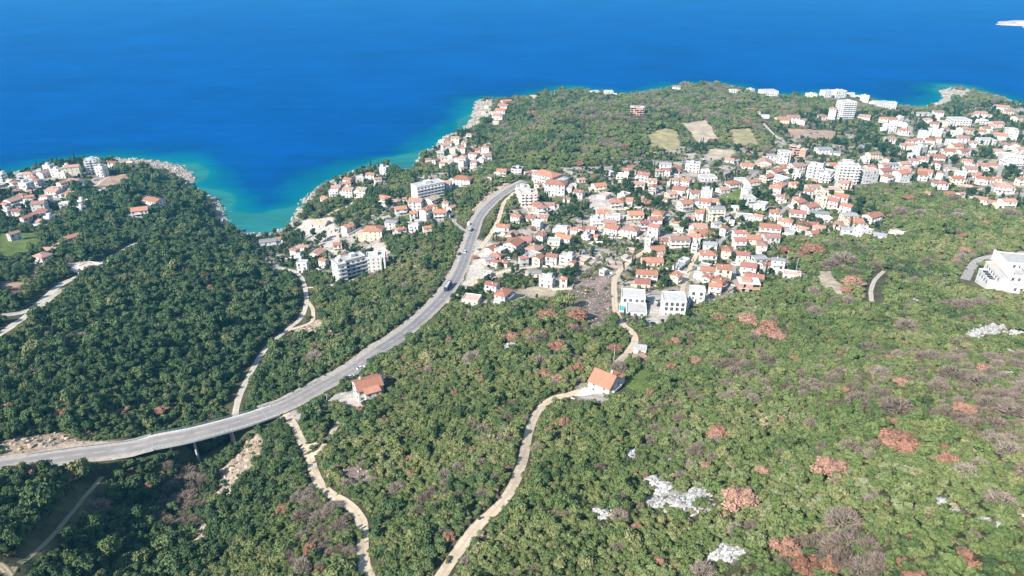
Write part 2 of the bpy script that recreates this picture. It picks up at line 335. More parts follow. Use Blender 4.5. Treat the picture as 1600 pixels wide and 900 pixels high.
CAPE = area("180,248 225,249 300,262 310,285 290,292 265,270 225,264 185,262",.5) | area("735,190 743,158 775,156 765,180 745,200 725,205",.5) | area("1440,172 1475,140 1520,140 1500,155 1460,170",.5)
COASTROCK |= CAPE & (SD > 0)
TOWN |= COVE_TOWN | SHORE_TOWN

g1 = fbm(GX, GY, 30, 41)[..., None]; g2 = fbm(GX, GY, 7, 43)[..., None]; g3 = fbm(GX, GY, 60, 47)[..., None]
C = np.array([.075, .075, .04]) * (0.7 + 0.6 * g2) + np.array([.05, .035, .012]) * np.clip((g1 - .45) * 3, 0, 1)
def put(mask, col, var=.35):
    c = np.array(col) * (1 - var + 2 * var * g2); C[mask] = c[mask]
put(SCRUB, (.15, .13, .07))
tg = g1[..., 0] + 0.6 * (g2[..., 0] - .5)
put(TOWN, (.225, .195, .16)); put(TOWN & (tg < .50), (.115, .12, .055)); put(TOWN & (tg > .62), (.35, .30, .25))
put(GRASS, (.30, .26, .135), .25); put(BEIGE, (.40, .33, .24), .25); put(PINK, (.36, .24, .17), .3); put(LAWN, (.13, .17, .045), .25)
put(PALE, (.46, .41, .35), .15); put(EROD, (.36, .29, .22), .3); put(CUT, (.36, .28, .20), .5); put(RUBBLE, (.23, .175, .15), .6)
put(RUBBLE & (g1[..., 0] + g2[..., 0] * .5 > .92), (.14, .12, .075)); put(ROCK, (.36, .34, .28), .3); put(COASTROCK, (.31, .27, .22), .55)
put(area("0,452 36,448 40,470 0,480",.4), (.22, .12, .09)); 
put(SD < -0.5, (.25, .28, .2)); 
ROCKD = ROCK.copy()
ROCKD[:-1] |= ROCK[1:]; ROCKD[:-2] |= ROCK[2:]; ROCKD[:-3] |= ROCK[3:]
NOTREE = ROADMASK | UNDERBRIDGE | GRASS | BEIGE | PINK | LAWN | PALE | CUT | RUBBLE | ROCKD | COASTROCK | (EROD & (fbm(GX, GY, 9, 61) > .28))
# drop far-off sea floor
keep = (SD > -14)
qi = (keep[:-1, :-1] & keep[1:, :-1] & keep[:-1, 1:] & keep[1:, 1:])
idx = np.arange(NX * NY).reshape(NY, NX)
quads = np.stack([idx[:-1, :-1], idx[:-1, 1:], idx[1:, 1:], idx[1:, :-1]], -1)[qi]
m_ground, nt, b = nodes_of('ground_soil', 0.95, 0.1)
at = N(nt, 'ShaderNodeAttribute', attribute_name='cover'); Pn = geo_pos(nt)
k1 = maprange(nt, noise(nt, 0.55, Pn, 6, .65), .25, .75, .55, 1.45); k2 = maprange(nt, noise(nt, 0.09, Pn, 3), .3, .7, .85, 1.15)
c = mixc(nt, 1.0, mixc(nt, 1.0, at.outputs['Color'], k1, 'MULTIPLY'), k2, 'MULTIPLY')
nt.links.new(c, b.inputs['Base Color']); bump(nt, b, noise(nt, 0.8, Pn, 6, .7), 0.7, 0.8)
def make_ground():
    vv = np.stack([GX, GY, Z], -1).reshape(-1, 3); used = np.unique(quads); remap = np.full(NX * NY, -1); remap[used] = np.arange(len(used))
    me = np_mesh('ground', vv[used], [remap[quads]], [m_ground], attrs={'cover': ('POINT', 'FLOAT_COLOR', np.c_[C.reshape(-1, 3)[used], np.ones(len(used))])}, smooth=True)
    tag(obj('ground', me), kind='structure')

# ------------------------------------------------------------------ sea
def axis(lo, a, b, hi, st):
    mid = np.arange(a, b + st, st); o1 = a - np.geomspace(st * 2, a - lo, 16)[::-1]; o2 = b + np.geomspace(st * 2, hi - b, 16)
    return np.concatenate([o1, mid, o2])
def make_sea():
    xs = axis(-9000, -1000, 1320, 9000, 5.0); ys = np.concatenate([np.arange(560, 1580, 5.0), 1580 + np.geomspace(12, 9500, 22)])
    gx, gy = np.meshgrid(xs, ys); inr = (gx >= XS[0]) & (gx <= XS[-1]) & (gy <= YS[-1])
    sd = np.where(inr, zat(gx, gy, SD), -380.0); far = np.where(inr, sm(1450, 1550, gy), 1); sd = sd * (1 - far) - 380 * far
    depth = np.maximum(-sd, 0)
    for u, v, r, a in parse("405,348,34,62 440,350,26,35 648,256,40,50 625,252,34,26 312,266,40,26 335,310,34,28 600,252,40,16 900,139,50,16 732,190,40,22 1480,135,60,30 1280,150,60,30"):
        p = at_z(u, v, 0); depth = depth - a * np.exp(-((gx - p[0]) ** 2 + (gy - p[1]) ** 2) / r ** 2)
    depth = np.maximum(depth + (fbm(gx, gy, 38, 91, 5) - .5) * 64 * sm(8, 40, -sd), 0)
    ii = np.arange(gx.size).reshape(gx.shape); q = np.stack([ii[:-1, :-1], ii[:-1, 1:], ii[1:, 1:], ii[1:, :-1]], -1).reshape(-1, 4)
    m, nt, b = nodes_of('sea_water', 0.35, 0.0); b.inputs['IOR'].default_value = 1.33
    at = N(nt, 'ShaderNodeAttribute', attribute_name='depth'); Pn = geo_pos(nt)
    d = maprange(nt, at.outputs['Fac'], 0, 130, 0, 1)
    c = ramp(nt, d, [(0, (.020, .15, .15)), (.03, (.0015, .125, .155)), (.16, (.0004, .095, .165)), (.40, (.0001, .056, .185)), (1, (.0001, .060, .225))])
    big = maprange(nt, noise(nt, 0.004, Pn, 4, .6), .3, .7, .86, 1.14); mp = N(nt, 'ShaderNodeMapping'); mp.inputs['Scale'].default_value = (.006, .035, 1); nt.links.new(Pn, mp.inputs[0])
    st = maprange(nt, noise(nt, 1.0, mp.outputs[0], 6, .65), .3, .7, .87, 1.13)
    mp2 = N(nt, 'ShaderNodeMapping'); mp2.inputs['Scale'].default_value = (.022, .11, 1); mp2.inputs['Rotation'].default_value = (0, 0, .25); nt.links.new(Pn, mp2.inputs[0]); st2 = maprange(nt, noise(nt, 1.0, mp2.outputs[0], 5, .7), .3, .7, .90, 1.10)
    nt.links.new(mixc(nt, 1.0, mixc(nt, 1.0, mixc(nt, 1.0, c, big, 'MULTIPLY'), st, 'MULTIPLY'), st2, 'MULTIPLY'), b.inputs['Base Color'])
    bump(nt, b, noise(nt, 0.12, Pn, 6, .65), 0.35, 0.8)
    me = np_mesh('sea', np.stack([gx, gy, np.zeros_like(gx)], -1).reshape(-1, 3), [q], [m], attrs={'depth': ('POINT', 'FLOAT', depth.ravel())}, smooth=True)
    tag(obj('sea', me), kind='structure')
make_ground(); make_sea()

# far cape that enters the frame at the upper right
def make_cape():
    c0 = at_z(1640, 40, 0); mb = MB(); nr, na = 14, 48; V_ = []; F_ = []
    for r in range(nr + 1):
        for a in range(na):
            t = 2 * math.pi * a / na; rr = r / nr * (1 + .18 * math.sin(3 * t + 1) + .12 * math.sin(7 * t)); 
            x = c0[0] + 165 * rr * math.cos(t); y = c0[1] + 120 * rr * math.sin(t)
            V_.append((x, y, 15 * (1 - (r / nr) ** 2) + 5 * float(fbm(np.array(x), np.array(y), 18, 5)) - 3.2 - (6 if r == nr else 0)))
    for r in range(nr):
        for a in range(na): F_.append((r * na + a, (r + 1) * na + a, (r + 1) * na + (a + 1) % na, r * na + (a + 1) % na))
    me = np_mesh('far_cape', V_, [np.array(F_)], [simple_mat('cape_rock', (.5, .42, .36), .4, .05)])
    tag(obj('far_cape', me), kind='structure')
make_cape()

# ------------------------------------------------------------------ road sheets
def track_mat(name, col, verge, grass, edge=.80):
    m, nt, b = nodes_of(name, .95, .1); P_ = geo_pos(nt); A_ = N(nt, 'ShaderNodeAttribute', attribute_name='across').outputs['Fac']; ab = N(nt, 'ShaderNodeMath', operation='ABSOLUTE'); nt.links.new(A_, ab.inputs[0]); n1 = noise(nt, .35, P_, 5, .65); n2 = noise(nt, 1.1, P_, 4, .6)
    c = mixc(nt, 1.0, col, maprange(nt, n1, .3, .7, .72, 1.25), 'MULTIPLY'); c = mixc(nt, maprange(nt, n2, .55, .75, 0, .5), c, tuple(x * .72 for x in col))
    sh = N(nt, 'ShaderNodeMath', operation='MULTIPLY_ADD'); nt.links.new(n1, sh.inputs[0]); sh.inputs[1].default_value = .9; nt.links.new(ab.outputs[0], sh.inputs[2])
    mid = maprange(nt, ab.outputs[0], .05, .30, grass, 0); mm = N(nt, 'ShaderNodeMath', operation='MULTIPLY'); nt.links.new(mid, mm.inputs[0]); nt.links.new(maprange(nt, n1, .38, .55, 0, 1), mm.inputs[1]); c = mixc(nt, mm.outputs[0], c, verge)
    rut = maprange(nt, ab.outputs[0], .42, .52, 0, .28); c = mixc(nt, maprange(nt, sh.outputs[0], edge + .42, edge + .60, 0, .9), c, verge)
    nt.links.new(c, b.inputs['Base Color']); return m
M_DIRT = {'tan': track_mat('dirt_tan', (.56, .45, .325), (.24, .21, .12), .35, .9), 'pale': track_mat('dirt_pale', (.50, .44, .36), (.22, .20, .12), .3, .9),
          'brown': track_mat('dirt_brown', (.34, .275, .19), (.10, .11, .05), .7, .6), 'conc': simple_mat('lane_concrete', (.34, .315, .285), .2, .4, .9, .1, 0)}
def asphalt_mat(name, col, worn):
    m, nt, b = nodes_of(name, .9, .2); P_ = geo_pos(nt); A_ = N(nt, 'ShaderNodeAttribute', attribute_name='across').outputs['Fac']; ab = N(nt, 'ShaderNodeMath', operation='ABSOLUTE'); nt.links.new(A_, ab.inputs[0])
    c = mixc(nt, 1.0, col, maprange(nt, noise(nt, .22, P_, 6, .65), .3, .7, .82, 1.18), 'MULTIPLY'); c = mixc(nt, maprange(nt, noise(nt, .07, P_, 3, .6), .5, .62, 0, .6), c, worn)
    pp = N(nt, 'ShaderNodeMath', operation='PINGPONG'); nt.links.new(ab.outputs[0], pp.inputs[0]); pp.inputs[1].default_value = .5
    c = mixc(nt, maprange(nt, pp.outputs[0], .22, .40, 0, .22), c, tuple(x * .6 for x in col)); nt.links.new(c, b.inputs['Base Color']); return m
m_asph = asphalt_mat('asphalt', (.225, .208, .20), (.28, .26, .245))
m_asph2 = asphalt_mat('asphalt_worn', (.29, .262, .238), (.235, .215, .20))
m_should = simple_mat('gravel_shoulder', (.38, .335, .28), .25, .5, .95, .1, 0)
m_line = simple_mat('road_paint', (.52, .51, .49), .2, .8, .7, .2, 0)
def ribbon(name, path, o0, o1, lift, mat, ncross=3, dash=None, width_noise=0.0, ground=False, seed=0):
    d = np.gradient(path[:, :2], axis=0); d /= np.maximum(np.linalg.norm(d, axis=1), 1e-6)[:, None]; nrm = np.c_[-d[:, 1], d[:, 0]]
    L = np.r_[0, np.cumsum(np.linalg.norm(np.diff(path[:, :2], axis=0), axis=1))]
    V_ = []; n_ = len(path); AC = np.tile(np.linspace(-1, 1, ncross), n_)
    for c in range(ncross):
        o = o0 + (o1 - o0) * c / (ncross - 1); o = np.full(n_, o)
        if width_noise and c in (0, ncross - 1): o = o + np.sign(o1 + o0 if o1 + o0 else (1 if c else -1)) * 0 + (fbm(path[:, 0], path[:, 1], 6, 3 + c + seed) - .5) * 2 * width_noise
        xy_ = path[:, :2] + nrm * o[:, None]; z = path[:, 2] + lift
        if ground: z = np.maximum(zat(xy_[:, 0], xy_[:, 1]), path[:, 2] - .3) + lift
        V_.append(np.c_[xy_, z])
    V_ = np.stack(V_, 1).reshape(-1, 3); F_ = []
    for k in range(n_ - 1):
        if dash and (L[k] % (dash[0] + dash[1])) > dash[0]: continue
        for c in range(ncross - 1):
            a = k * ncross + c; F_.append((a, a + 1, a + ncross + 1, a + ncross))
    F_ = np.array(F_)[:, ::-1]
    return tag(obj(name, np_mesh(name, V_, [F_], [mat], smooth=True, attrs={'across': ('POINT', 'FLOAT', AC)})), kind='structure')
mp3 = smooth_path(main_path, 2.0); 
eu, ev, eD = project(mp3)
br = (eu > 238) & (eu < 414)
ka, kb = np.where(br)[0][[0, -1]]
# shoulders stop at the bridge deck
ribbon('road_shoulder', mp3[:ka + 1], -5.6, 6.0, .10, m_should, 5, width_noise=.9)
ribbon('road_shoulder', mp3[kb:], -5.0, 7.2, .10, m_should, 5, width_noise=1.0, seed=4)
ko = int(np.argmin(abs(eu - 592)))
ribbon('main_road', mp3[:ko + 1], -3.5, 3.5, .16, m_asph2, 9); ribbon('main_road', mp3[ko:], -3.5, 3.5, .16, m_asph, 9)
d1 = smooth_path(mp3, 0.9)
ribbon('road_edge_line', d1, -3.28, -3.13, .175, m_line, 2); ribbon('road_edge_line', d1, 3.13, 3.28, .175, m_line, 2)
ribbon('road_centre_line', d1, -.09, .09, .175, m_line, 2, dash=(4, 3.2))
for k, (name, hw, kind, p) in enumerate(ROADS):
    ribbon(name, p, -hw * (1.0 if kind == 'tan' else 1.12), hw * (1.0 if kind == 'tan' else 1.12), .10 + .004 * (k % 9), M_DIRT[kind], 9, width_noise=.3 if kind != 'conc' else .1, ground=True, seed=k)
# ------------------------------------------------------------------ buildings
def wall_mat(name, col, var=.14, stain=None):
    return simple_mat(name, col, var, .35, .85, .2, .10, stains=stain)
M_WALL = {'white': wall_mat('plaster_white', (.60, .58, .545)), 'cream': wall_mat('plaster_cream', (.70, .62, .46)), 'pink': wall_mat('plaster_pink', (.64, .47, .40)),
          'grey': wall_mat('plaster_grey', (.46, .45, .44), .15), 'brick': wall_mat('hollow_brick', (.42, .22, .15), .25, (.45, .40, .36)), 'sand': wall_mat('plaster_sand', (.60, .50, .38)),
          'yellow': wall_mat('plaster_yellow', (.72, .60, .30)), 'stone': wall_mat('stone_masonry', (.40, .35, .30), .3), 'blue': wall_mat('plaster_blue', (.50, .58, .66))}
def roof_mat(name, col, var=.22):
    m, nt, b = nodes_of(name, .85, .15); co = obj_co(nt); mp = N(nt, 'ShaderNodeMapping'); mp.inputs['Scale'].default_value = (1.6, .25, .25); nt.links.new(co, mp.inputs[0])
    s = maprange(nt, noise(nt, 1.0, mp.outputs[0], 4, .6), .3, .7, 1 - var, 1 + var); pos = geo_pos(nt)
    st = maprange(nt, noise(nt, .45, pos, 5, .65), .35, .7, 0, .55)
    c = mixc(nt, 1.0, col, s, 'MULTIPLY'); c = mixc(nt, st, c, tuple(x * .55 + .12 for x in col))
    w = N(nt, 'ShaderNodeTexWave', wave_type='BANDS', bands_direction='X'); w.inputs['Scale'].default_value = 1.15; w.inputs['Distortion'].default_value = .3; nt.links.new(co, w.inputs[0])
    c = mixc(nt, 1.0, c, maprange(nt, w.outputs[1], 0, 1, .82, 1.1), 'MULTIPLY')
    r = maprange(nt, obj_rand(nt), 0, 1, .78, 1.22); nt.links.new(mixc(nt, 1.0, c, r, 'MULTIPLY'), b.inputs['Base Color']); bump(nt, b, w.outputs[1], .5, .15); return m
M_ROOF = {'o': roof_mat('tile_orange', (.42, .18, .105)), 'r': roof_mat('tile_red', (.35, .145, .11)), 'p': roof_mat('tile_faded', (.40, .225, .165)), 'c': roof_mat('tile_beige', (.52, .42, .30)),
          'g': roof_mat('sheet_grey', (.33, .33, .34), .15), 'w': simple_mat('roof_slab', (.42, .405, .385), .16, .4, .9, .2, .12), 'f': simple_mat('roof_tiles_pink', (.50, .36, .30), .2, .5, .9, .2, .12)}
m_glass, nt_, b_ = nodes_of('window_glass', .15, .5); b_.inputs['Base Color'].default_value = (.035, .045, .055, 1)
m_frame = simple_mat('window_frame', (.62, .60, .57), .05, 1, .6, .3, 0); m_shut = simple_mat('shutter_brown', (.13, .07, .04), .2, 1, .7, .2, .2)
m_door = simple_mat('door_wood', (.17, .09, .05), .2, 2, .7, .2, .2); m_conc = simple_mat('concrete', (.48, .46, .43), .15, .5, .9, .2, .08)
m_rail = simple_mat('railing_metal', (.30, .31, .32), .1, 1, .5, .4, 0); m_white = simple_mat('white_paint', (.76, .75, .73), .06, .5, .7, .25, .04)
m_pool, nt_, b_ = nodes_of('pool_water', .1, .5); b_.inputs['Base Color'].default_value = (.05, .38, .42, 1)
m_solar, nt_, b_ = nodes_of('solar_panel', .2, .5); b_.inputs['Base Color'].default_value = (.02, .03, .06, 1)
def window_mesh(w, h, shut):
    mb = MB(); mb.box(-w / 2, w / 2, -.05, .03, 0, h, 0); mb.box(-w / 2 + .09, w / 2 - .09, -.075, -.052, .09, h - .09, 1); mb.box(-.03, .03, -.095, -.077, .09, h - .09, 0)
    mb.box(-w / 2 - .12, w / 2 + .12, -.16, .03, -.12, -.003, 0)
    if shut:
        for s in (-1, 1): mb.box(s * (w / 2 + .30) - .28, s * (w / 2 + .30) + .28, -.09, .02, .0, h, 2)
    return mb.mesh('window', [m_frame, m_glass, m_shut])
WIN = [window_mesh(1.15, 1.35, False), window_mesh(1.15, 1.35, True), window_mesh(1.7, 2.15, False)]
_d = MB(); _d.box(-.55, .55, -.07, .03, 0, 2.15, 0); _d.box(-.65, .65, -.3, .03, 2.17, 2.3, 1); DOOR = _d.mesh('door', [m_door, m_conc])
def balcony_mesh(w, dep=1.3, solid=True):
    mb = MB(); mb.box(-w / 2, w / 2, -dep, -.02, -.18, 0, 0)
    if solid: mb.box(-w / 2, w / 2, -dep, -dep + .12, .003, .95, 1); mb.box(-w / 2, -w / 2 + .12, -dep + .123, -.02, .003, .95, 1); mb.box(w / 2 - .12, w / 2, -dep + .123, -.02, .003, .95, 1)
    else:
        for k in range(int(w / .35) + 1): x = -w / 2 + .03 + k * (w - .06) / int(w / .35); mb.box(x - .02, x + .02, -dep + .02, -dep + .06, .003, .95, 2)
        mb.box(-w / 2, w / 2, -dep, -dep + .08, .953, 1.02, 2)
    return mb.mesh('balcony', [m_conc, m_white, m_rail])
BALC = {}
def balcony(w, solid):
    k = (round(w * 2) / 2, solid)
    if k not in BALC: BALC[k] = balcony_mesh(k[0], 1.3, solid)
    return BALC[k]
def put_child(name, me, par, x, y, z, rz): 
    o = bpy.data.objects.new(name, me); COL.objects.link(o); o.parent = par; o.location = (x, y, z); o.rotation_euler = (0, 0, rz); return o
def sides(L, d): return [(0, -d / 2, 0.0, L), (L / 2, 0, math.pi / 2, d), (0, d / 2, math.pi, L), (-L / 2, 0, -math.pi / 2, d)]   # front, right, back, left
def add_windows(e, L, d, st, rng, lod, sh=2.9, z0=.35, big=False, dx=0, dy=0, pitch=3.0):
    shut = rng.random() < .35; doordone = False
    for si, (cx, cy_, rz, ln) in enumerate(sides(L, d)):
        if lod >= 2 and si in (2,): continue
        n = max(1, int((ln - .8) / (pitch if lod < 2 else 3.8))); c, s = math.cos(rz), math.sin(rz)
        for f in range(st):
            for k in range(n):
                t = (k - (n - 1) / 2) * ln / n; x = cx + c * t + dx; y = cy_ + s * t + dy
                if si == 0 and f == 0 and k == n // 2 and lod < 2: put_child('door', DOOR, e, x, y, z0, rz); continue
                if lod >= 1 and rng.random() < .12: continue
                w = WIN[2] if (big or (si == 0 and rng.random() < .3)) else WIN[1 if shut else 0]
                put_child('window', w, e, x, y, z0 + f * sh + (.15 if w is WIN[2] else .85), rz)
def gable_parts(L, d, H, rise, oh=.45, hip=False):
    wb = MB(); wb.box(-L / 2, L / 2, -d / 2, d / 2, -4.0, H, 0)
    rb = MB(); t = .2; k = rise / (d / 2)
    if not hip:
        for s in (-1, 1): wb.add([(s * L / 2, -d / 2, H), (s * L / 2, d / 2, H), (s * L / 2, 0, H + rise)], [(0, 1, 2) if s > 0 else (2, 1, 0)], 0)
        for s in (-1, 1):
            y1 = s * (d / 2 + oh); z1 = H - oh * k + .02; P_ = []
            for x in (-L / 2 - oh * .7, L / 2 + oh * .7): P_ += [(x, 0, H + rise + .02), (x, y1, z1), (x, y1, z1 + t), (x, 0, H + rise + .02 + t)]
            f = [(0, 1, 5, 4), (1, 2, 6, 5), (2, 3, 7, 6), (0, 3, 2, 1), (4, 5, 6, 7)]
            rb.add(P_, f if s > 0 else [q[::-1] for q in f])
        rb.box(-L / 2 - oh * .7 - .02, L / 2 + oh * .7 + .02, -.16, .16, H + rise + t - .04, H + rise + t + .12)
    else:
        a, bq = L / 2 + oh, d / 2 + oh; z = H - oh * k + .06; r = max(a - bq, .4)
        P_ = [(-a, -bq, z), (a, -bq, z), (a, bq, z), (-a, bq, z), (-r, 0, H + rise + .15), (r, 0, H + rise + .15), (-a, -bq, z - .18), (a, -bq, z - .18), (a, bq, z - .18), (-a, bq, z - .18)]
        rb.add(P_, [(0, 1, 5, 4), (1, 2, 5), (2, 3, 4, 5), (3, 0, 4), (6, 7, 1, 0), (7, 8, 2, 1), (8, 9, 3, 2), (9, 6, 0, 3), (9, 8, 7, 6)])
    return wb, rb
def flat_roof(L, d, H, par=.6):
    rb = MB(); rb.box(-L / 2 + .26, L / 2 - .26, -d / 2 + .26, d / 2 - .26, H - .05, H + .12, 0)
    for a in ((-L / 2 - .06, L / 2 + .06, -d / 2 - .06, -d / 2 + .25), (-L / 2 - .06, L / 2 + .06, d / 2 - .25, d / 2 + .06), (-L / 2 - .06, -L / 2 + .25, -d / 2 + .253, d / 2 - .253), (L / 2 - .25, L / 2 + .06, -d / 2 + .253, d / 2 - .253)):
        rb.box(*a, H + .003, H + par, 1)
    return rb
def make_house(h):
    """h: dict x y z yaw L d st code D"""
    rng = random.Random(h['seed']); L, d, st, code = h['L'], h['d'], h['st'], h['code']; lod = 0 if h['D'] < 520 else 1 if h['D'] < 800 else 2
    sh = 2.9; H = st * sh + .35; e = empty(h['name'], (h['x'], h['y'], h['z']), h['yaw']); wall = h.get('wall') or rng.choices(['white', 'cream', 'sand', 'pink', 'grey'], [62, 18, 8, 7, 5])[0]
    W = M_WALL[wall]
    if code in 'orpcgh':
        key = 'o' if code == 'h' else code; rise = d / 2 * math.tan(math.radians(rng.uniform(17, 23) if code != 'g' else 9)); hip = code == 'h' or (code in 'op' and rng.random() < .22 and L > d * 1.12)
        wb, rb = gable_parts(L, d, H, rise, hip=hip); wb.build('wall', [W], e); ro = rb.build('roof', [M_ROOF[key]], e)
        if lod < 2 and rng.random() < .7:
            cx = rng.uniform(-.3, .3) * L; yy = rng.choice([-1, 1]) * d * .2; c = MB(); zz = H + rise * (1 - abs(yy) / (d / 2)); c.box(cx - .35, cx + .35, yy - .3, yy + .3, zz - .3, zz + 1.1, 0); c.box(cx - .45, cx + .45, yy - .4, yy + .4, zz + 1.103, zz + 1.25, 1); c.build('chimney', [W, M_ROOF['r']], ro)
        if lod < 2 and rng.random() < .42 and L > 7:      # a lower wing built against one end
            s = rng.choice([-1, 1, -1]); l2 = L * rng.uniform(.28, .42); d2 = d * rng.uniform(.55, .85); h2 = max(2.8, H - 2.9); a = MB(); x0 = s * (L / 2 + .003); x1 = s * (L / 2 + l2); a.box(min(x0, x1), max(x0, x1), -d2 / 2, d2 / 2, -4, h2, 0); a.box(min(x0, x1) + .0, max(x0, x1) + .15, -d2 / 2 - .15, d2 / 2 + .15, h2 + .003, h2 + .22, 1)
            a.build('side_wing', [W, M_ROOF[rng.choice('wwpf')]], e)
    elif code in 'waf':
        mb = MB(); mb.box(-L / 2, L / 2, -d / 2, d / 2, -4, H - .06, 0); mb.build('wall', [W], e)
        ro = flat_roof(L, d, H, .9 if code == 'a' else .55).build('roof', [M_ROOF['f' if code == 'f' else 'w'], W], e)
        if code == 'a' or (st > 1 and rng.random() < .6):
            c = MB(); cx = rng.uniform(-.25, .25) * L; c.box(cx - 1.6, cx + 1.6, -.2 * d, .2 * d, H + .123, H + 2.5, 0); c.box(cx - 1.8, cx + 1.8, -.2 * d - .2, .2 * d + .2, H + 2.503, H + 2.68, 1); c.build('stair_head', [W, M_ROOF['w']], ro)
        if lod < 2 and rng.random() < .5:
            t = MB(); cx = rng.choice([-1, 1]) * L * .33
            for q in range(2): t.tube((cx + q * 1.3 - .6, d * .3, H + .9), (cx + q * 1.3 + .5, d * .3, H + .9), .38, .38, 8); 
            t.build('water_tank', [m_rail], ro)
    elif code == 'b':      # unfinished: slabs, columns, some brick infill
        mb = MB()
        for f in range(st + 1): mb.box(-L / 2, L / 2, -d / 2, d / 2, f * sh, f * sh + .25, 0)
        mb.build('floor_slabs', [m_conc], e); br_ = MB(); nb = max(2, int(L / 3.5))
        for f in range(st):
            z0, z1 = f * sh + .253, (f + 1) * sh - .003
            for k in range(nb):
                x0 = -L / 2 + .1 + k * (L - .2) / nb; x1 = x0 + (L - .2) / nb * rng.choice([.55, .7, .96]); br_.box(x0, x1, -d / 2 + .05, -d / 2 + .3, z0, z1 if rng.random() < .7 else z0 + 1.1)
                br_.box(x0, x1, d / 2 - .3, d / 2 - .05, z0, z1)
            br_.box(-L / 2 + .05, -L / 2 + .3, -d / 2 + .303, d / 2 - .303, z0, z1); br_.box(L / 2 - .3, L / 2 - .05, -d / 2 + .303, d / 2 - .303, z0, z1 if f else z0 + 1)
        br_.box(-L / 2 + .02, L / 2 - .02, -d / 2 + .02, d / 2 - .02, -4, -.003); br_.build('wall', [M_WALL['brick']], e)
        c = MB(); c.box(-L * .3, L * .1, -d * .25, d * .25, st * sh + .253, st * sh + 1.6); c.build('roof_parapet', [M_WALL['brick']], e)
    elif code == 'x':      # roofless walls
        mb = MB()
        for a in ((-L / 2, L / 2, -d / 2, -d / 2 + .4), (-L / 2, L / 2, d / 2 - .4, d / 2), (-L / 2, -L / 2 + .4, -d / 2 + .403, d / 2 - .403), (L / 2 - .4, L / 2, -d / 2 + .403, d / 2 - .403), (-.2, .2, -d / 2 + .403, d / 2 - .403)): mb.box(*a, -3, rng.uniform(1.2, 2.8))
        mb.build('wall', [M_WALL['stone']], e); f = MB(); f.box(-L / 2 + .41, L / 2 - .41, -d / 2 + .41, d / 2 - .41, -3, .35); f.build('rubble_floor', [M_ROOF['p']], e)
    if code not in 'bx':
        add_windows(e, L, d, st, rng, lod, sh, big=code == 'a')
        if code == 'a' and h.get('balc', True):
            for si, (cx, cy_, rz, ln) in enumerate(sides(L, d)):
                if si == 2 or (si == 1 and lod == 2): continue
                n = max(1, int(ln / 4.6)); c, s = math.cos(rz), math.sin(rz)
                for f in range(1, st):
                    for k in range(n):
                        t = (k - (n - 1) / 2) * ln / n; put_child('balcony', balcony(ln / n * .72, True), e, cx + c * t, cy_ + s * t, .35 + f * sh, rz)
        elif st > 1 and lod < 2 and rng.random() < .6:
            w = L * rng.uniform(.45, .9); put_child('balcony', balcony(w, rng.random() < .5), e, rng.uniform(-.5, .5) * (L - w), -d / 2, .35 + sh * (st - 1), 0)
        if rng.random() < .5 and lod < 2:      # a paved forecourt with a low wall
            t = MB(); w = L * rng.uniform(.7, 1.1); dp = rng.uniform(2, 4); t.box(-w / 2, w / 2, -d / 2 - dp, -d / 2 - .003, -3.5, .12, 0); t.box(-w / 2 - .2, w / 2 + .2, -d / 2 - dp - .2, -d / 2 - dp - .003, -3.5, .95, 1); t.build('terrace', [m_conc, W], e)
    return e
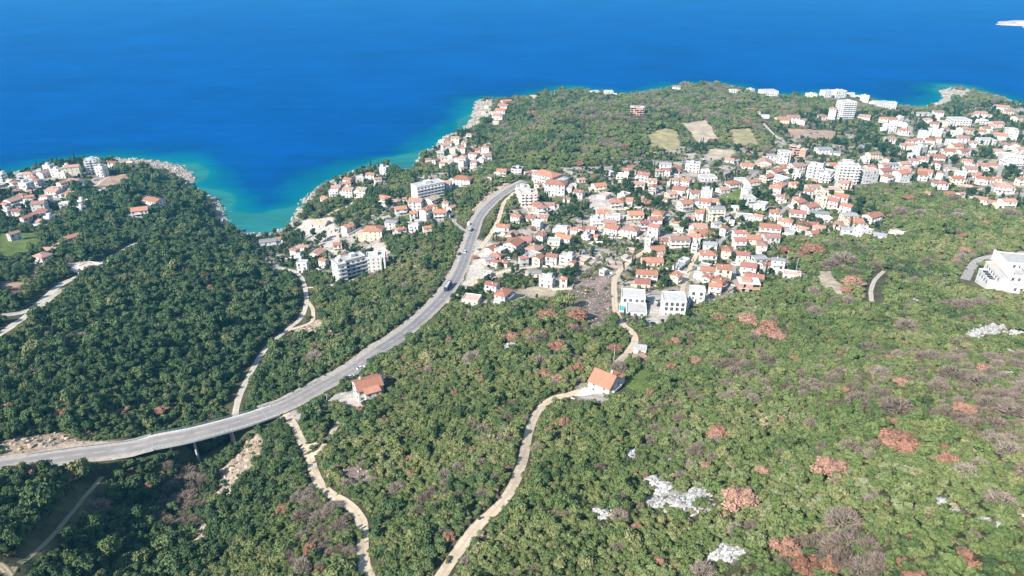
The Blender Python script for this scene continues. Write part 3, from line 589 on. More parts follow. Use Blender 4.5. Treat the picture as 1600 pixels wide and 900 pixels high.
HOUSES_TXT = {
'in the left seaside settlement': """112,259,22p4a 88,263,16w3 75,257,14w3 68,268,16p2 60,266,12w2 44,270,18p2 31,271,10w2 2,271,11w4 15,281,14c2 7,286,12w1 40,284,18w3 57,281,14w2 96,284,13p2 116,281,20p2 133,285,14w1 85,296,24p2 71,305,14p2 20,311,22p2 42,315,18w2 12,327,16w2 28,328,16w2 60,316,20p3 68,328,18w2 100,316,14w2 129,312,14w2 127,322,14w2 160,297,14w2 66,344,16p1 60,349,12w1 20,363,16p2 141,248,19a6 157,259,15a4 50,297,12p1 27,297,10w1 176,253,12w2 190,252,14c1 204,253,12c1 105,258,12w3 98,269,12w2 52,277,12p2 22,284,12w2 33,289,12p1 120,290,12p1 110,300,12o2 46,306,14o2 34,303,12w2 8,318,14o2 52,333,15w2 40,338,14o2 76,337,14w2""",
'among the trees of the left headland': """112,368,22o2 96,381,18p1 77,389,22p1 66,397,25p2 240,311,32o2 218,326,26o2 264,317,14o1 140,414,30f1 53,403,9w1""",
'on the shore north of the cove': """600,260,14w3 579,271,14o2 590,278,12p2 562,276,12w2 544,279,16w2 542,285,13o2 525,291,14p2 533,287,10g2 545,294,18p3 521,297,14w2 566,294,18c3 508,308,14o1 554,281,9p1""",
'behind the cove beach': """544,352,20o2 584,356,26o3 501,347,26c1 418,375,26g2 436,371,12w1 460,389,14r2 467,399,12w2 472,408,15w3 475,384,18p1 496,393,20p1 505,405,14o2 527,380,14r2 535,397,14p1 518,357,10w1""",
'between cove and main road': """602,308,22o2 613,313,16w2 632,309,8o1 626,324,20o2 612,345,20g2 697,284,16p3 724,277,30h2 650,312,22p3 675,309,24c2 696,315,10p2 706,322,14p1 646,331,13o2 665,326,18o3@60 687,329,20o3 648,350,18w2 667,354,14o2 626,356,18h2@30 677,320,12w1""",
'in the headland shore village': """711,214,12p2 696,226,14p2 709,231,12c2 719,228,12p2 724,231,8o2 724,244,16p5@75 740,239,16r2 741,252,12p2 760,229,14r2 761,242,14p2 707,242,14c3 695,245,12c2 681,249,12r2 692,254,11w2 702,252,14c2 725,261,12r1 784,265,15o2 808,262,18w2 767,275,12p1 791,157,17o2 787,164,19o2 783,171,19o2 778,179,17o2 770,175,10c1 762,165,10c1 775,190,10c1 757,174,9c1 733,209,9p1 716,222,9w1 688,238,11c2 701,221,11o2 714,246,11p2 733,251,11w2 752,248,12w2 669,248,10p1 748,233,11o1 690,219,10w1 726,222,10p2""",
'on the far headland shore': """833,150,10c1 847,147,10w1 862,146,10w1 929,142,14w2 951,142,13w2 961,146,6w1 996,166,22b4 1058,135,14p2 1146,140,12w2 1157,141,8p1 1172,139,13w2 1201,141,24w3 1173,170,12o1 1184,175,8p1 1196,180,12w1 1268,146,14w3 1292,141,16w4 1311,141,20w4 1330,145,10w2 1339,149,8w1 1352,149,14w4 1362,159,8w2 1379,159,18w3 1394,159,12w4""",
'below the white tower block': """1324,158,23a8 1302,169,14p5 1285,180,14w2 1349,181,24p1 1222,185,18o2 1240,182,18p3 1255,187,14p2 1381,184,14o2 1395,185,14o2 1391,194,16w3 1385,200,14w2 1391,215,14p2""",
'in the upper right of the town': """1407,182,10w3 1408,192,18w2 1412,202,16o2 1438,176,26g1 1466,174,16p2 1450,185,12p2 1465,184,10w1 1460,192,14o2 1475,190,14w2 1459,201,14w3 1444,206,20w3 1471,206,13w2 1477,200,12p1 1499,185,26w3 1532,176,20p2 1520,178,12p1 1546,179,8p1 1565,166,22p2 1575,172,14p2 1535,187,14w2 1557,191,18p2 1547,195,12p2 1492,205,14c2 1506,200,18p2 1517,201,14p2 1532,204,16o2 1540,199,12p2 1581,202,24w4 1591,182,18p2 1564,210,22o2 1541,217,22w2 1520,221,14p2 1505,214,18p2 1490,219,16w2 1454,217,18w2 1467,215,12o2 1435,217,12p2 1419,225,20o2 1439,228,18w3 1452,224,10o2 1494,226,18o2 1571,224,16p2 1587,225,16p2 1482,234,18o2 1428,240,13w2""",
'along the right edge of the town': """1505,235,14r2 1496,242,10p1 1428,249,14r2 1463,243,22o2 1464,254,18o2 1511,250,16o2 1516,262,18p2 1536,256,16o2 1556,234,16p2 1581,241,30w3 1585,251,28w2 1594,231,14p2 1410,268,24o3 1446,266,22o2 1470,269,14w2 1480,262,10p1 1495,277,18o2 1470,284,20h2 1546,279,16o1 1559,277,10o1 1569,289,30w2 1502,301,12p2 1555,315,20o1 1575,312,20p2 1449,300,7o1 1595,265,14p2 1512,290,14c1 1598,278,14p2 1530,270,11p1""",
'around the white apartment blocks': """1365,239,20p2 1352,246,14w2 1386,247,14r2 1379,252,10w1 1395,255,16g2 1412,254,18w2 1382,265,22r2 1277,257,26a5 1292,268,30a3 1327,257,30a6@-12 1358,264,26f4 1245,257,22p3 1246,269,16w2 1226,260,20o2 1243,227,18b4 1257,232,14b3 1226,236,16w4 1287,231,22g2 1305,237,16g1 1239,247,12o1 1241,285,12o2 1264,297,16o2 1300,295,28f2 1207,242,18g2 1272,281,10p1""",
'below the big apartment blocks': """1246,309,16o2 1284,307,14w3 1302,311,24r2@-38 1316,305,24o2@-38 1267,320,26o2@25 1247,330,26r2 1281,331,26g1 1228,343,24o2@-30 1255,355,20p1@-40 1280,354,18p1 1327,334,22g2 1364,335,30o2@30 1336,344,22o2 1310,349,18p1 1325,356,18g2 1349,357,22w2 1401,361,30x1 1376,365,20g1 1235,361,20w1 1272,362,16w1 1292,339,14w1 1225,355,14p1""",
'in the upper middle of the town': """1083,254,24w3 1102,265,12w1 1106,275,24w1 1105,296,20w3 1084,299,16r2 1102,312,22o2 1119,324,26g4 1096,330,18o3 1145,284,26o2@22 1130,294,20p1@22 1157,279,16w2 1176,282,22o2 1167,257,18o1 1195,252,24p1 1211,266,24o2@35 1212,291,18o2 1220,305,14r2 1169,307,20w3 1190,317,22w2 1211,329,16o2 1186,336,16o2@-35 1164,336,26w1 1134,339,20g1 1150,322,12w1""",
'in the middle of the town': """1094,351,22p1 1100,361,26o1 1086,367,18o2 1087,379,13w2 1062,371,28p2@0 1120,347,14g2 1132,355,14w2 1110,379,20g2 1156,361,18r2@0 1156,373,17r2@0 1177,370,20o2 1191,379,18p2 1204,352,32o2@-15 1202,366,30r1 1137,387,20h2 1161,395,21r2@-12 1107,394,25o2@-8 1106,419,22o2@-8 1132,416,24o3@-12 1106,431,18r1 1125,435,25o2@50 1118,444,20o2@-15 1170,413,26w2 1187,401,20g2 1197,411,13r2 1217,404,20g3@-15 1170,437,34b2@-8 1238,426,28f1@-20 1090,450,24w3@-10 1061,413,20g1@50 1069,405,18w1@50 1057,428,19o2@55 1144,345,10w1""",
'beside the rubble field': """1006,346,14r2 1023,352,20r3 1015,370,13w3 1036,374,16r1 1026,387,24o1 1019,405,30w1 1011,424,32o2@-8 1004,438,24r1@-8 910,356,16r1 923,355,14r2 897,357,12o2 916,365,14w2 927,367,14o1 910,400,26x1 961,408,24x1 943,421,8w1 977,396,12x1 985,387,16x1 1032,396,12p1""",
'north of the rubble field': """980,264,16o2 953,268,12w1 1007,271,22r3 997,285,18p2 1019,280,14p2 1021,291,16p2 936,288,22w2 905,298,18o2 963,313,20h2 944,303,22f1 993,332,22o2 1029,331,22h2 1040,255,18g2 1029,265,12w2 1042,264,14w2 1057,265,13w1 1054,279,12p2 1072,280,18o2@-35 1071,315,22o2 1049,301,18p2 1039,309,12o1 1081,338,14p2 1062,300,10w1 1008,308,12p1""",
'by the upper end of the main road': """825,268,12w1 835,267,10w1 855,270,44o4@-42 869,284,34h4@-15 841,287,12o2 817,291,20a3 826,299,26a4 807,336,18o2 787,352,20o2 840,345,17w2 850,338,16p1 829,338,14r1 882,354,20o1 886,309,12p1 895,287,10w1 880,279,18g1 908,279,12p1""",
'between main road and rubble field': """770,386,24o1@50 782,388,18w1 775,397,18o1@-12 764,403,16g1 774,407,14r1 788,408,16w1 820,372,22r2 846,366,16o2 875,364,15o2 818,401,15r2 841,400,18o2@60 863,398,20r2@-20 887,398,26w2 894,408,13o1 855,432,24w2@-20 881,433,12w2 836,424,18g1 769,442,22r2@-25 787,455,27o2@62 737,464,28f1@-15 800,365,20w1 797,371,10o1 762,425,12w1""",
}
HL = []; sd = 1000
import re
for place, txt in HOUSES_TXT.items():
    for tok in txt.split():
        m = re.match(r'([\d.]+),([\d.]+),([\d.]+)([a-z])(\d)(a?)(?:@(-?\d+))?$', tok); u, v, w = map(float, m.group(1, 2, 3)); code, st = m.group(4), int(m.group(5)); sd += 1; rng = random.Random(sd)
        if m.group(6): code = 'p'
        yaw = float(m.group(7)) if m.group(7) else rng.choices([rng.uniform(-30, 8), rng.uniform(50, 75), rng.uniform(5, 25)], [6, 2, 2])[0]
        
        if code == 'w' and st <= 2 and place not in ('on the far headland shore',) and rng.random() < .42: code = rng.choice('oopr')
        hh = st * 2.9 + .8; p = hit(u, v, hh); D = float(project(p + np.array([0, 0, hh]))[2]); ratio = rng.uniform(.66, .9) if code not in 'g' else rng.uniform(.55, .75)
        if w > 26 and code in 'ograp': ratio *= .78
        cy_, sy = abs(math.cos(math.radians(yaw))), abs(math.sin(math.radians(yaw))); W = w * D / FPX; L = W / (cy_ + ratio * sy) * 1.08
        L = max(L, 4.5); look = {'o': 'orange-roofed', 'h': 'orange hip-roofed', 'r': 'red-roofed', 'p': 'faded pink-roofed', 'c': 'beige-roofed', 'g': 'grey-roofed', 'w': 'white flat-roofed', 'f': 'flat pink-roofed', 'a': 'white balconied', 'b': 'bare brick', 'x': 'roofless stone'}[code]
        pass
        nm, cat = {'a': ('apartment_building', 'apartment building'), 'b': ('unfinished_building', 'building'), 'x': ('ruined_building', 'ruin'), 'w': ('flat_roofed_house', 'house'), 'f': ('flat_roofed_house', 'house'), 'g': ('grey_roofed_house', 'house')}.get(code, ('house', 'house'))
        noun = {'a': 'apartment blocks', 'b': 'unfinished buildings', 'x': 'ruins'}.get(code, 'houses'); sto = ['', 'one', 'two', 'three', 'four', 'five', 'six', 'seven', 'eight'][st] + '-storey'
        HL.append(dict(x=p[0], y=p[1], z=p[2], yaw=math.radians(yaw), L=L, d=L * ratio, st=st, code=code, D=D, seed=sd, u=u, v=v, place=place, look=(look if code == 'x' else f'{sto} {look}'), noun=noun, name=nm, cat=cat, wall='white' if code in 'wa' and rng.random() < .85 else ('stone' if code == 'x' else None)))
# the gaps between the traced houses hold more of the same kind
frng = random.Random(99); fillers = 0
cand = [(frng.uniform(730, 1620), frng.uniform(215, 460)) for _ in range(1500)]
for u, v in cand:
    if fillers >= 62: break
    if not inpoly(np.array([u]), np.array([v]), parse("745,395 800,330 900,300 1010,250 1110,245 1230,230 1380,250 1400,190 1620,190 1620,325 1480,300 1420,280 1330,300 1335,350 1230,368 1200,400 1180,450 1080,460 1040,440 1000,380 930,350 860,395 780,430"))[0]: continue
    p = hit(u, v, 5); D = float(project(p)[2]); j, i = int((p[1] - YS[0]) / RES), int((p[0] - XS[0]) / RES)
    if (GRASS | BEIGE | LAWN | PINK | RUBBLE)[j, i] or ROADGAP[j, i] < 5.5: continue
    dm = min((math.hypot(h['x'] - p[0], h['y'] - p[1]) - .5 * h['L'], k) for k, h in enumerate(HL))
    if dm[0] < 6.8: continue
    sd += 1; near_h = HL[dm[1]]; code = frng.choices('oprw', [5, 3, 2, 1.5])[0]; st = frng.choice([1, 2, 2]); L = frng.uniform(9, 12.5); look = {'o': 'orange-roofed', 'r': 'red-roofed', 'p': 'faded pink-roofed', 'w': 'white flat-roofed'}[code]
    HL.append(dict(x=p[0], y=p[1], z=float(zat(p[0], p[1])), yaw=near_h['yaw'] + frng.uniform(-.2, .2), L=L, d=L * frng.uniform(.68, .9), st=st, code=code, D=D, seed=sd, u=u, v=v, place=near_h['place'], look=f"{['', 'one', 'two'][st]}-storey {look}", noun='houses', name='flat_roofed_house' if code == 'w' else 'house', cat='house', wall=None)); fillers += 1
print('filled', fillers, 'houses by name', sum(h['name'] == 'house' for h in HL))
# keep neighbours from running into each other
for it in range(3):
    for i, a in enumerate(HL):
        for c in HL[i + 1:]:
            dd = math.hypot(a['x'] - c['x'], a['y'] - c['y']); need = .40 * (a['L'] + a['d']) / 2 * 1.18 + .40 * (c['L'] + c['d']) / 2 * 1.18
            if dd < need:
                f = max(dd / need, .72)
                for h in (a, c): h['L'] *= f ** .5; h['d'] *= f ** .5
                if dd < need * .9 and dd > .01:
                    k = (need * .95 - dd) / 2; ux_, uy_ = (a['x'] - c['x']) / dd, (a['y'] - c['y']) / dd
                    for h, s in ((a, 1), (c, -1)): h['x'] += ux_ * s * k; h['y'] += uy_ * s * k; h['z'] = float(zat(h['x'], h['y']))
HOUSE_DISCS = []
by = {}
for h in HL:
    HOUSE_DISCS.append((h['x'], h['y'], .58 * h['L'])); by.setdefault((h['place'], h['look'], h['noun']), []).append(h)
def ordinal_word(k):
    O = 'first second third fourth fifth sixth seventh eighth ninth tenth eleventh twelfth thirteenth fourteenth fifteenth sixteenth seventeenth eighteenth nineteenth twentieth'.split(); return O[k] if k < 20 else 'twenty-' + O[k - 20]
for (place, look, noun), L_ in by.items():
    L_.sort(key=lambda h: h['u'])
    for k, h in enumerate(L_):
        one = {'houses': 'house', 'apartment blocks': 'apartment block', 'unfinished buildings': 'unfinished building', 'ruins': 'ruin'}[noun]
        lab = f"{look} {one} {place}" if len(L_) == 1 else f"{ordinal_word(k)} from left of the {look} {noun} {place}"
        if len(L_) == 2: lab = f"{'left' if k == 0 else 'right'} one of the two {look} {noun} {place}"
        if len(lab.replace('-', ' ').split()) > 16: lab = lab.replace(' of the ', ' of ', 1).replace('-storey', '-floor')
        if len(lab.replace('-', ' ').split()) > 16: lab = lab.replace('one of two', 'of two').replace(' the ', ' ')
        tag(make_house(h), lab, h['cat'], f"{noun} {place}")
print('houses', len(HL))

# ---- buildings of their own shape
def own(name, u, v, h, yaw, label, cat='house', disc=10):
    p = hit(u, v, h); HOUSE_DISCS.append((p[0], p[1], disc)); return tag(empty(name, p, math.radians(yaw)), label, cat), p
# villa by the road
e, p = own('villa', 574, 597, 6.5, 28, 'white two-storey villa with an orange roof beside the main road', disc=8)
wb, rb = gable_parts(11.5, 9.5, 6.2, 2.0, .5, hip=False); wb.build('wall', [M_WALL['white']], e); ro = rb.build('roof', [M_ROOF['o']], e)
c = MB(); c.box(-3.2, -2.5, 1.2, 1.8, 7, 9.2); c.build('chimney', [M_WALL['white']], ro); add_windows(e, 11.5, 9.5, 2, random.Random(3), 0)
w2 = MB(); w2.box(-3.2, 3.6, -7.7, -4.753, -4, 5.6, 0); w2.build('porch_wing', [M_WALL['white']], e); r2_ = MB(); r2_.add([(-3.6, -8.1, 5.6), (3.9, -8.1, 5.6), (3.9, -4.4, 6.6), (-3.6, -4.4, 6.6), (-3.6, -8.1, 5.8), (3.9, -8.1, 5.8), (3.9, -4.4, 6.8), (-3.6, -4.4, 6.8)], [(3, 2, 1, 0), (4, 5, 6, 7), (0, 1, 5, 4), (1, 2, 6, 5), (3, 0, 4, 7), (2, 3, 7, 6)]); r2_.build('porch_roof', [M_ROOF['o']], e)
for x in (-1.6, 1.9): put_child('window', WIN[2], e, x, -7.7, .5, 0); put_child('window', WIN[0], e, x, -7.7, 3.8, 0)
t = MB(); t.box(-9, 6, -14, -7.71, -4, .25, 0); t.box(-9.3, 6.3, -14.3, -14.003, -4, 1.1, 1); t.box(-9.3, -9.003, -14, -7.7, -4, 1.1, 1); t.build('terrace', [m_conc, M_WALL['white']], e)
pl = hit(590, 603.5); q = empty('sun_canopy', pl, .5); tag(q, 'turquoise canopy over a terrace behind the roadside villa', 'canopy'); mb = MB(); mb.add([(-3, -2, 2.6), (3, -2, 2.6), (3, 2, 3.1), (-3, 2, 3.1), (-3, -2, 2.68), (3, -2, 2.68), (3, 2, 3.18), (-3, 2, 3.18)], [(3, 2, 1, 0), (4, 5, 6, 7), (0, 1, 5, 4), (1, 2, 6, 5), (2, 3, 7, 6), (3, 0, 4, 7)]); mb.build('canopy_roof', [simple_mat('canopy_blue', (.12, .42, .55), .1, 1)], q)
for x in (-2.8, 2.8):
    for y in (-1.8, 1.8): mb = MB(); mb.box(x - .06, x + .06, y - .06, y + .06, -2, 2.6 + (y + 2) * .12); mb.build('post', [m_rail], q)
# gabled house at the end of the lane
e, p = own('gabled_house', 946, 586, 7.0, -38, 'white gabled house with a big orange roof where the dirt lane ends', disc=10)
wb, rb = gable_parts(9.6, 9.4, 4.9, 3.5, .5); wb.build('wall', [M_WALL['white']], e); ro = rb.build('roof', [M_ROOF['o']], e); add_windows(e, 9.6, 9.4, 2, random.Random(5), 0, sh=2.3, z0=.2)
for dd_, rr_ in ((9, 9), (18, 6)): HOUSE_DISCS.append((p[0] + dd_ * math.sin(math.radians(-38)), p[1] - dd_ * math.cos(math.radians(-38)), rr_))
c = MB(); c.box(1.5, 2.3, 1.4, 2.1, 6, 9.0); c.build('chimney', [M_WALL['white']], ro)
an = MB(); an.box(-1, 4.5, 4.703, 8.2, -4, 4.2); an.build('rear_wing', [M_WALL['white']], e); r3 = MB(); r3.add([(-1.4, 5.3, 4.75), (4.9, 5.3, 4.75), (4.9, 8.7, 4.2), (-1.4, 8.7, 4.2), (-1.4, 5.3, 4.95), (4.9, 5.3, 4.95), (4.9, 8.7, 4.4), (-1.4, 8.7, 4.4)], [(0, 1, 2, 3)[::-1], (7, 6, 5, 4), (3, 2, 6, 7), (2, 1, 5, 6), (0, 3, 7, 4), (1, 0, 4, 5)]); r3.build('rear_roof', [M_ROOF['o']], e)
t = MB(); t.box(-6.5, 6.2, -14.5, -4.703, -5, 1.0, 0); t.box(-6.5, 6.2, -14.8, -14.503, -5, 1.7, 1); t.box(6.203, 6.5, -14.8, -4.7, -5, 1.7, 1); t.build('terrace', [simple_mat('terrace_white', (.66, .64, .61), .08, .5), M_WALL['white']], e)
put_child('balcony', balcony(6, True), e, 4.8, 0, 2.5, math.pi / 2)
e, p = own('shed', 1000, 543, 2.4, -12, 'small white flat-roofed hut beside the dirt lane', 'shed', 4); mb = MB(); mb.box(-2.9, 2.9, -2.1, 2.1, -3, 2.6); mb.build('wall', [M_WALL['white']], e); mb = MB(); mb.box(-3.2, 3.2, -2.4, 2.4, 2.603, 2.8); mb.build('roof', [M_ROOF['w']], e); put_child('door', DOOR, e, 0, -2.1, .1, 0)
e, p = own('shed', 1000, 557, 1.5, 20, 'low stone outbuilding with a pinkish roof below the white hut', 'shed', 4); mb = MB(); mb.box(-2.8, 2.8, -1.9, 1.9, -3, 1.7); mb.build('wall', [M_WALL['stone']], e); mb = MB(); mb.box(-3, 3, -2.1, 2.1, 1.703, 1.9); mb.build('roof', [M_ROOF['p']], e)
# modern white villas
def blocks(e, L_, wall='white', rail=False):
    for k, (x0, x1, y0, y1, h) in enumerate(L_):
        mb = MB(); mb.box(x0, x1, y0, y1, -5, h); mb.build('wall', [M_WALL[wall]], e); ro = MB()
        ro.box(x0 - .15, x1 + .15, y0 - .15, y1 + .15, h + .003, h + .2, 0)
        for a in ((x0 - .15, x1 + .15, y0 - .15, y0 + .1), (x0 - .15, x1 + .15, y1 - .1, y1 + .15), (x0 - .15, x0 + .1, y0 + .103, y1 - .103), (x1 - .1, x1 + .15, y0 + .103, y1 - .103)): ro.box(*a, h + .203, h + .75, 1)
        ro.build('roof', [M_ROOF['w'], M_WALL[wall]], e)
e, p = own('modern_villa', 990, 470, 6, -8, 'sprawling white flat-roofed villa with a roof pool beside the dirt lane', disc=11)
blocks(e, [(-6.5, 6.5, 3, 14, 5.6), (-3.5, 7, -9, 2.99, 3.0), (-7.2, -3.51, -5, 2.99, 1.2), (-1, 8, -17, -9.01, .9)])
mb = MB(); mb.box(-6.7, -4.2, -3.5, 1.5, 1.403, 1.55); mb.build('pool', [m_pool], e)
for x in (-4.5, -1.5, 2, 5): put_child('window', WIN[2], e, x, 3, 3.3, 0)
for x in (-2.5, 1, 4.5): put_child('window', WIN[2], e, x, -9, .93, 0)
for y in (6, 11): put_child('window', WIN[2], e, 6.5, y, 3.1, math.pi / 2); put_child('window', WIN[2], e, -6.5, y, 3.1, -math.pi / 2)
e, p = own('modern_villa', 1053, 466, 8, -6, 'cubic white villa with a flat roof right of the roof-pool villa', disc=10)
blocks(e, [(-6, 6, -5.5, 5.5, 8.6), (6.01, 8.2, -2, 4, 5.6)])
for f in range(3):
    for x in (-4.2, -1.4, 1.4, 4.2): put_child('window', WIN[2] if f else WIN[0], e, x, -5.5, .5 + f * 2.8, 0)
    for y in (-3.5, 0, 3.5): put_child('window', WIN[0], e, -6, y, 1 + f * 2.8, -math.pi / 2); put_child('window', WIN[2], e, 6, y, .6 + f * 2.8, math.pi / 2) if f == 2 else None
# apartments behind the cove, hotel above it
def tower(name, u, v, yaw, L, d, st, wall, label, cat, side_balc=(0,), wins=(0, 1, 3), sh=3.0, solid=True):
    e, p = own(name, u, v, st * sh, yaw, label, cat, .55 * L); H = st * sh + .3; mb = MB(); mb.box(-L / 2, L / 2, -d / 2, d / 2, -6, H - .06); mb.build('wall', [M_WALL[wall]], e); ro = flat_roof(L, d, H, .9).build('roof', [M_ROOF['w'], M_WALL[wall]], e)
    c = MB(); c.box(-L * .1, L * .12, -d * .1, d * .3, H + .123, H + 2.6); c.build('stair_head', [M_WALL[wall]], ro)
    for si, (cx, cy_, rz, ln) in enumerate(sides(L, d)):
        if si not in wins: continue
        n = max(1, int(ln / 3.5)); cc, ss = math.cos(rz), math.sin(rz)
        for f in range(st):
            for k in range(n):
                t = (k - (n - 1) / 2) * ln / n; x, y = cx + cc * t, cy_ + ss * t; put_child('window', WIN[2] if si in side_balc else WIN[0], e, x, y, .4 + f * sh + (0 if si in side_balc else .8), rz)
                if si in side_balc and f: put_child('balcony', balcony(ln / n * .82, solid), e, x, y, .4 + f * sh - .05, rz)
    return e
tower('apartment_building', 551, 402, 36, 16, 10, 5, 'grey', 'grey five-storey apartment block with balconies behind the cove', 'apartment building')
tower('apartment_building', 529, 410, 36, 6.5, 13, 5, 'grey', 'narrow grey five-storey block joined left of the balconied one', 'apartment building')
tower('apartment_building', 587, 399, 8, 14, 10, 4, 'white', 'white four-storey block with a grey roof right of the grey apartments', 'apartment building', ())
tower('hotel', 668, 287, 34, 30, 13, 5, 'white', 'white five-storey hotel with deep balconies above the cove', 'hotel')
# big white hotel at the right edge
e, p = own('hotel', 1590, 420, 8, -14, 'sprawling white terraced hotel complex at the right edge of the hillside', 'hotel', 26)
e.scale = (.80, .80, .92)
B_ = [(-9, 24, -2, 16, 12.5), (-9, 24, -14, -2.01, 9), (-15, -9.01, -16, 12, 7), (-20, -15.01, -12, 6, 4), (-9, 24, -21, -14.01, 5)]
blocks(e, B_)
for k in range(9): x = -7 + k * 3.6; put_child('window', WIN[2], e, x, -14, 5.9, 0); put_child('window', WIN[2], e, x, -21, 2.2, 0); put_child('window', WIN[2], e, x, -2, 9.6, 0)
for k in range(6): y = -13 + k * 4; put_child('window', WIN[2], e, -15, y, 4.4, -math.pi / 2)
for k in range(4): y = -10 + k * 4; put_child('window', WIN[2], e, -20, y, 1.2, -math.pi / 2); mb = MB(); mb.box(-19, -16, y - 1.4, y + .2, 4.203, 4.9); mb.build('skylight', [m_solar], e)
mb = MB(); 
for k in range(14): mb.box(0 + k * 1.7, .35 + k * 1.7, -13.5, -3, 11.4, 11.75)
for y in (-13.3, -3.4): mb.box(-.3, 23, y, y + .3, 11.103, 11.397)
for x in (0, 8, 16, 22.6): mb.box(x, x + .3, -13.4, -13.0, 9.203, 11.1); mb.box(x, x + .3, -3.5, -3.1, 9.203, 11.1)
mb.build('pergola', [m_white], e); mb = MB(); mb.box(-14.5, -9.5, 3, 11.5, 7.203, 7.4); mb.build('terrace_floor', [M_ROOF['f']], e)
mb = MB(); mb.box(-10.2, -9.02, -16.5, 17, 7.8, 13.8); mb.build('spine_wall', [m_white], e)
# solar panels lie on the white house by the headland
for h in HL:
    if (h['u'], h['v']) == (808, 262):
        for s in (-1, 1):
            q = empty('solar_array', (h['x'] + s * 2.6, h['y'] - 1.5, h['z'] + h['st'] * 2.9 + .9), h['yaw']); tag(q, f"{'left' if s < 0 else 'right'} dark solar array on the white house beside the headland wood", 'solar panels', 'solar arrays on the white house')
            mb = MB(); mb.add([(-2.2, -1.6, 0), (2.2, -1.6, 0), (2.2, 1.6, 1.1), (-2.2, 1.6, 1.1), (-2.2, -1.6, .1), (2.2, -1.6, .1), (2.2, 1.6, 1.2), (-2.2, 1.6, 1.2)], [(3, 2, 1, 0), (4, 5, 6, 7), (0, 1, 5, 4), (1, 2, 6, 5), (2, 3, 7, 6), (3, 0, 4, 7)]); mb.build('panel', [m_solar], q); mb = MB(); mb.box(-2, 2, 1.3, 1.4, -.4, 1.05); mb.build('frame', [m_rail], q)
# ------------------------------------------------------------------ vegetation
def ico(sub):
    bm = bmesh.new(); bmesh.ops.create_icosphere(bm, subdivisions=sub, radius=1.0)
    v = np.array([p.co[:] for p in bm.verts]); f = np.array([[q.index for q in p.verts] for p in bm.faces]); bm.free(); return v, f
ICO1, ICO2 = ico(1), ico(2)
def foliage_mat(name, stops, spec=0.15):
    m, nt, b = nodes_of(name, 0.75, spec); r = obj_rand(nt); Pn = geo_pos(nt)
    f = N(nt, 'ShaderNodeMath', operation='ADD'); nt.links.new(maprange(nt, r, 0, 1, .18, .82), f.inputs[0])
    nt.links.new(maprange(nt, noise(nt, 0.018, Pn, 3, .6), .3, .7, -.30, .30), f.inputs[1]); f.use_clamp = True
    c = ramp(nt, f.outputs[0], stops)
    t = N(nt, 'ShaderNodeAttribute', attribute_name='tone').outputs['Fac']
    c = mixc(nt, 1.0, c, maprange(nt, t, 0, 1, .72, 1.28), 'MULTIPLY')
    nt.links.new(c, b.inputs['Base Color']); return m
M_LEAF = {
 'dark': foliage_mat('leaf_holm_oak', [(0, (0.043, 0.071, 0.032)), (.35, (0.067, 0.109, 0.045)), (.7, (0.105, 0.148, 0.058)), (1, (0.164, 0.174, 0.076))]),
 'mid': foliage_mat('leaf_maquis', [(0, (0.048, 0.076, 0.033)), (.3, (0.094, 0.132, 0.047)), (.65, (0.155, 0.182, 0.066)), (1, (0.220, 0.214, 0.103))]),
 'light': foliage_mat('leaf_pale_maquis', [(0, (0.059, 0.093, 0.034)), (.35, (0.103, 0.142, 0.048)), (.7, (0.146, 0.182, 0.069)), (1, (0.205, 0.226, 0.119))]),
 'rust': foliage_mat('leaf_rust', [(0, (0.213, 0.110, 0.071)), (.5, (0.288, 0.158, 0.107)), (1, (0.353, 0.216, 0.158))]),
 'bare': foliage_mat('twig_grey', [(0, (.17, .13, .10)), (.5, (.24, .19, .15)), (1, (.31, .26, .21))]),
 'pine': foliage_mat('leaf_pine', [(0, (0.019, 0.043, 0.019)), (.5, (0.030, 0.059, 0.024)), (1, (0.046, 0.076, 0.030))]),
 'scrub': foliage_mat('leaf_scrub', [(0, (0.078, 0.086, 0.036)), (.4, (0.137, 0.130, 0.058)), (.7, (0.208, 0.182, 0.098)), (1, (0.312, 0.260, 0.156))]),
}
m_bark = simple_mat('bark', (.11, .085, .065), .3, 4.0, .95, .1)
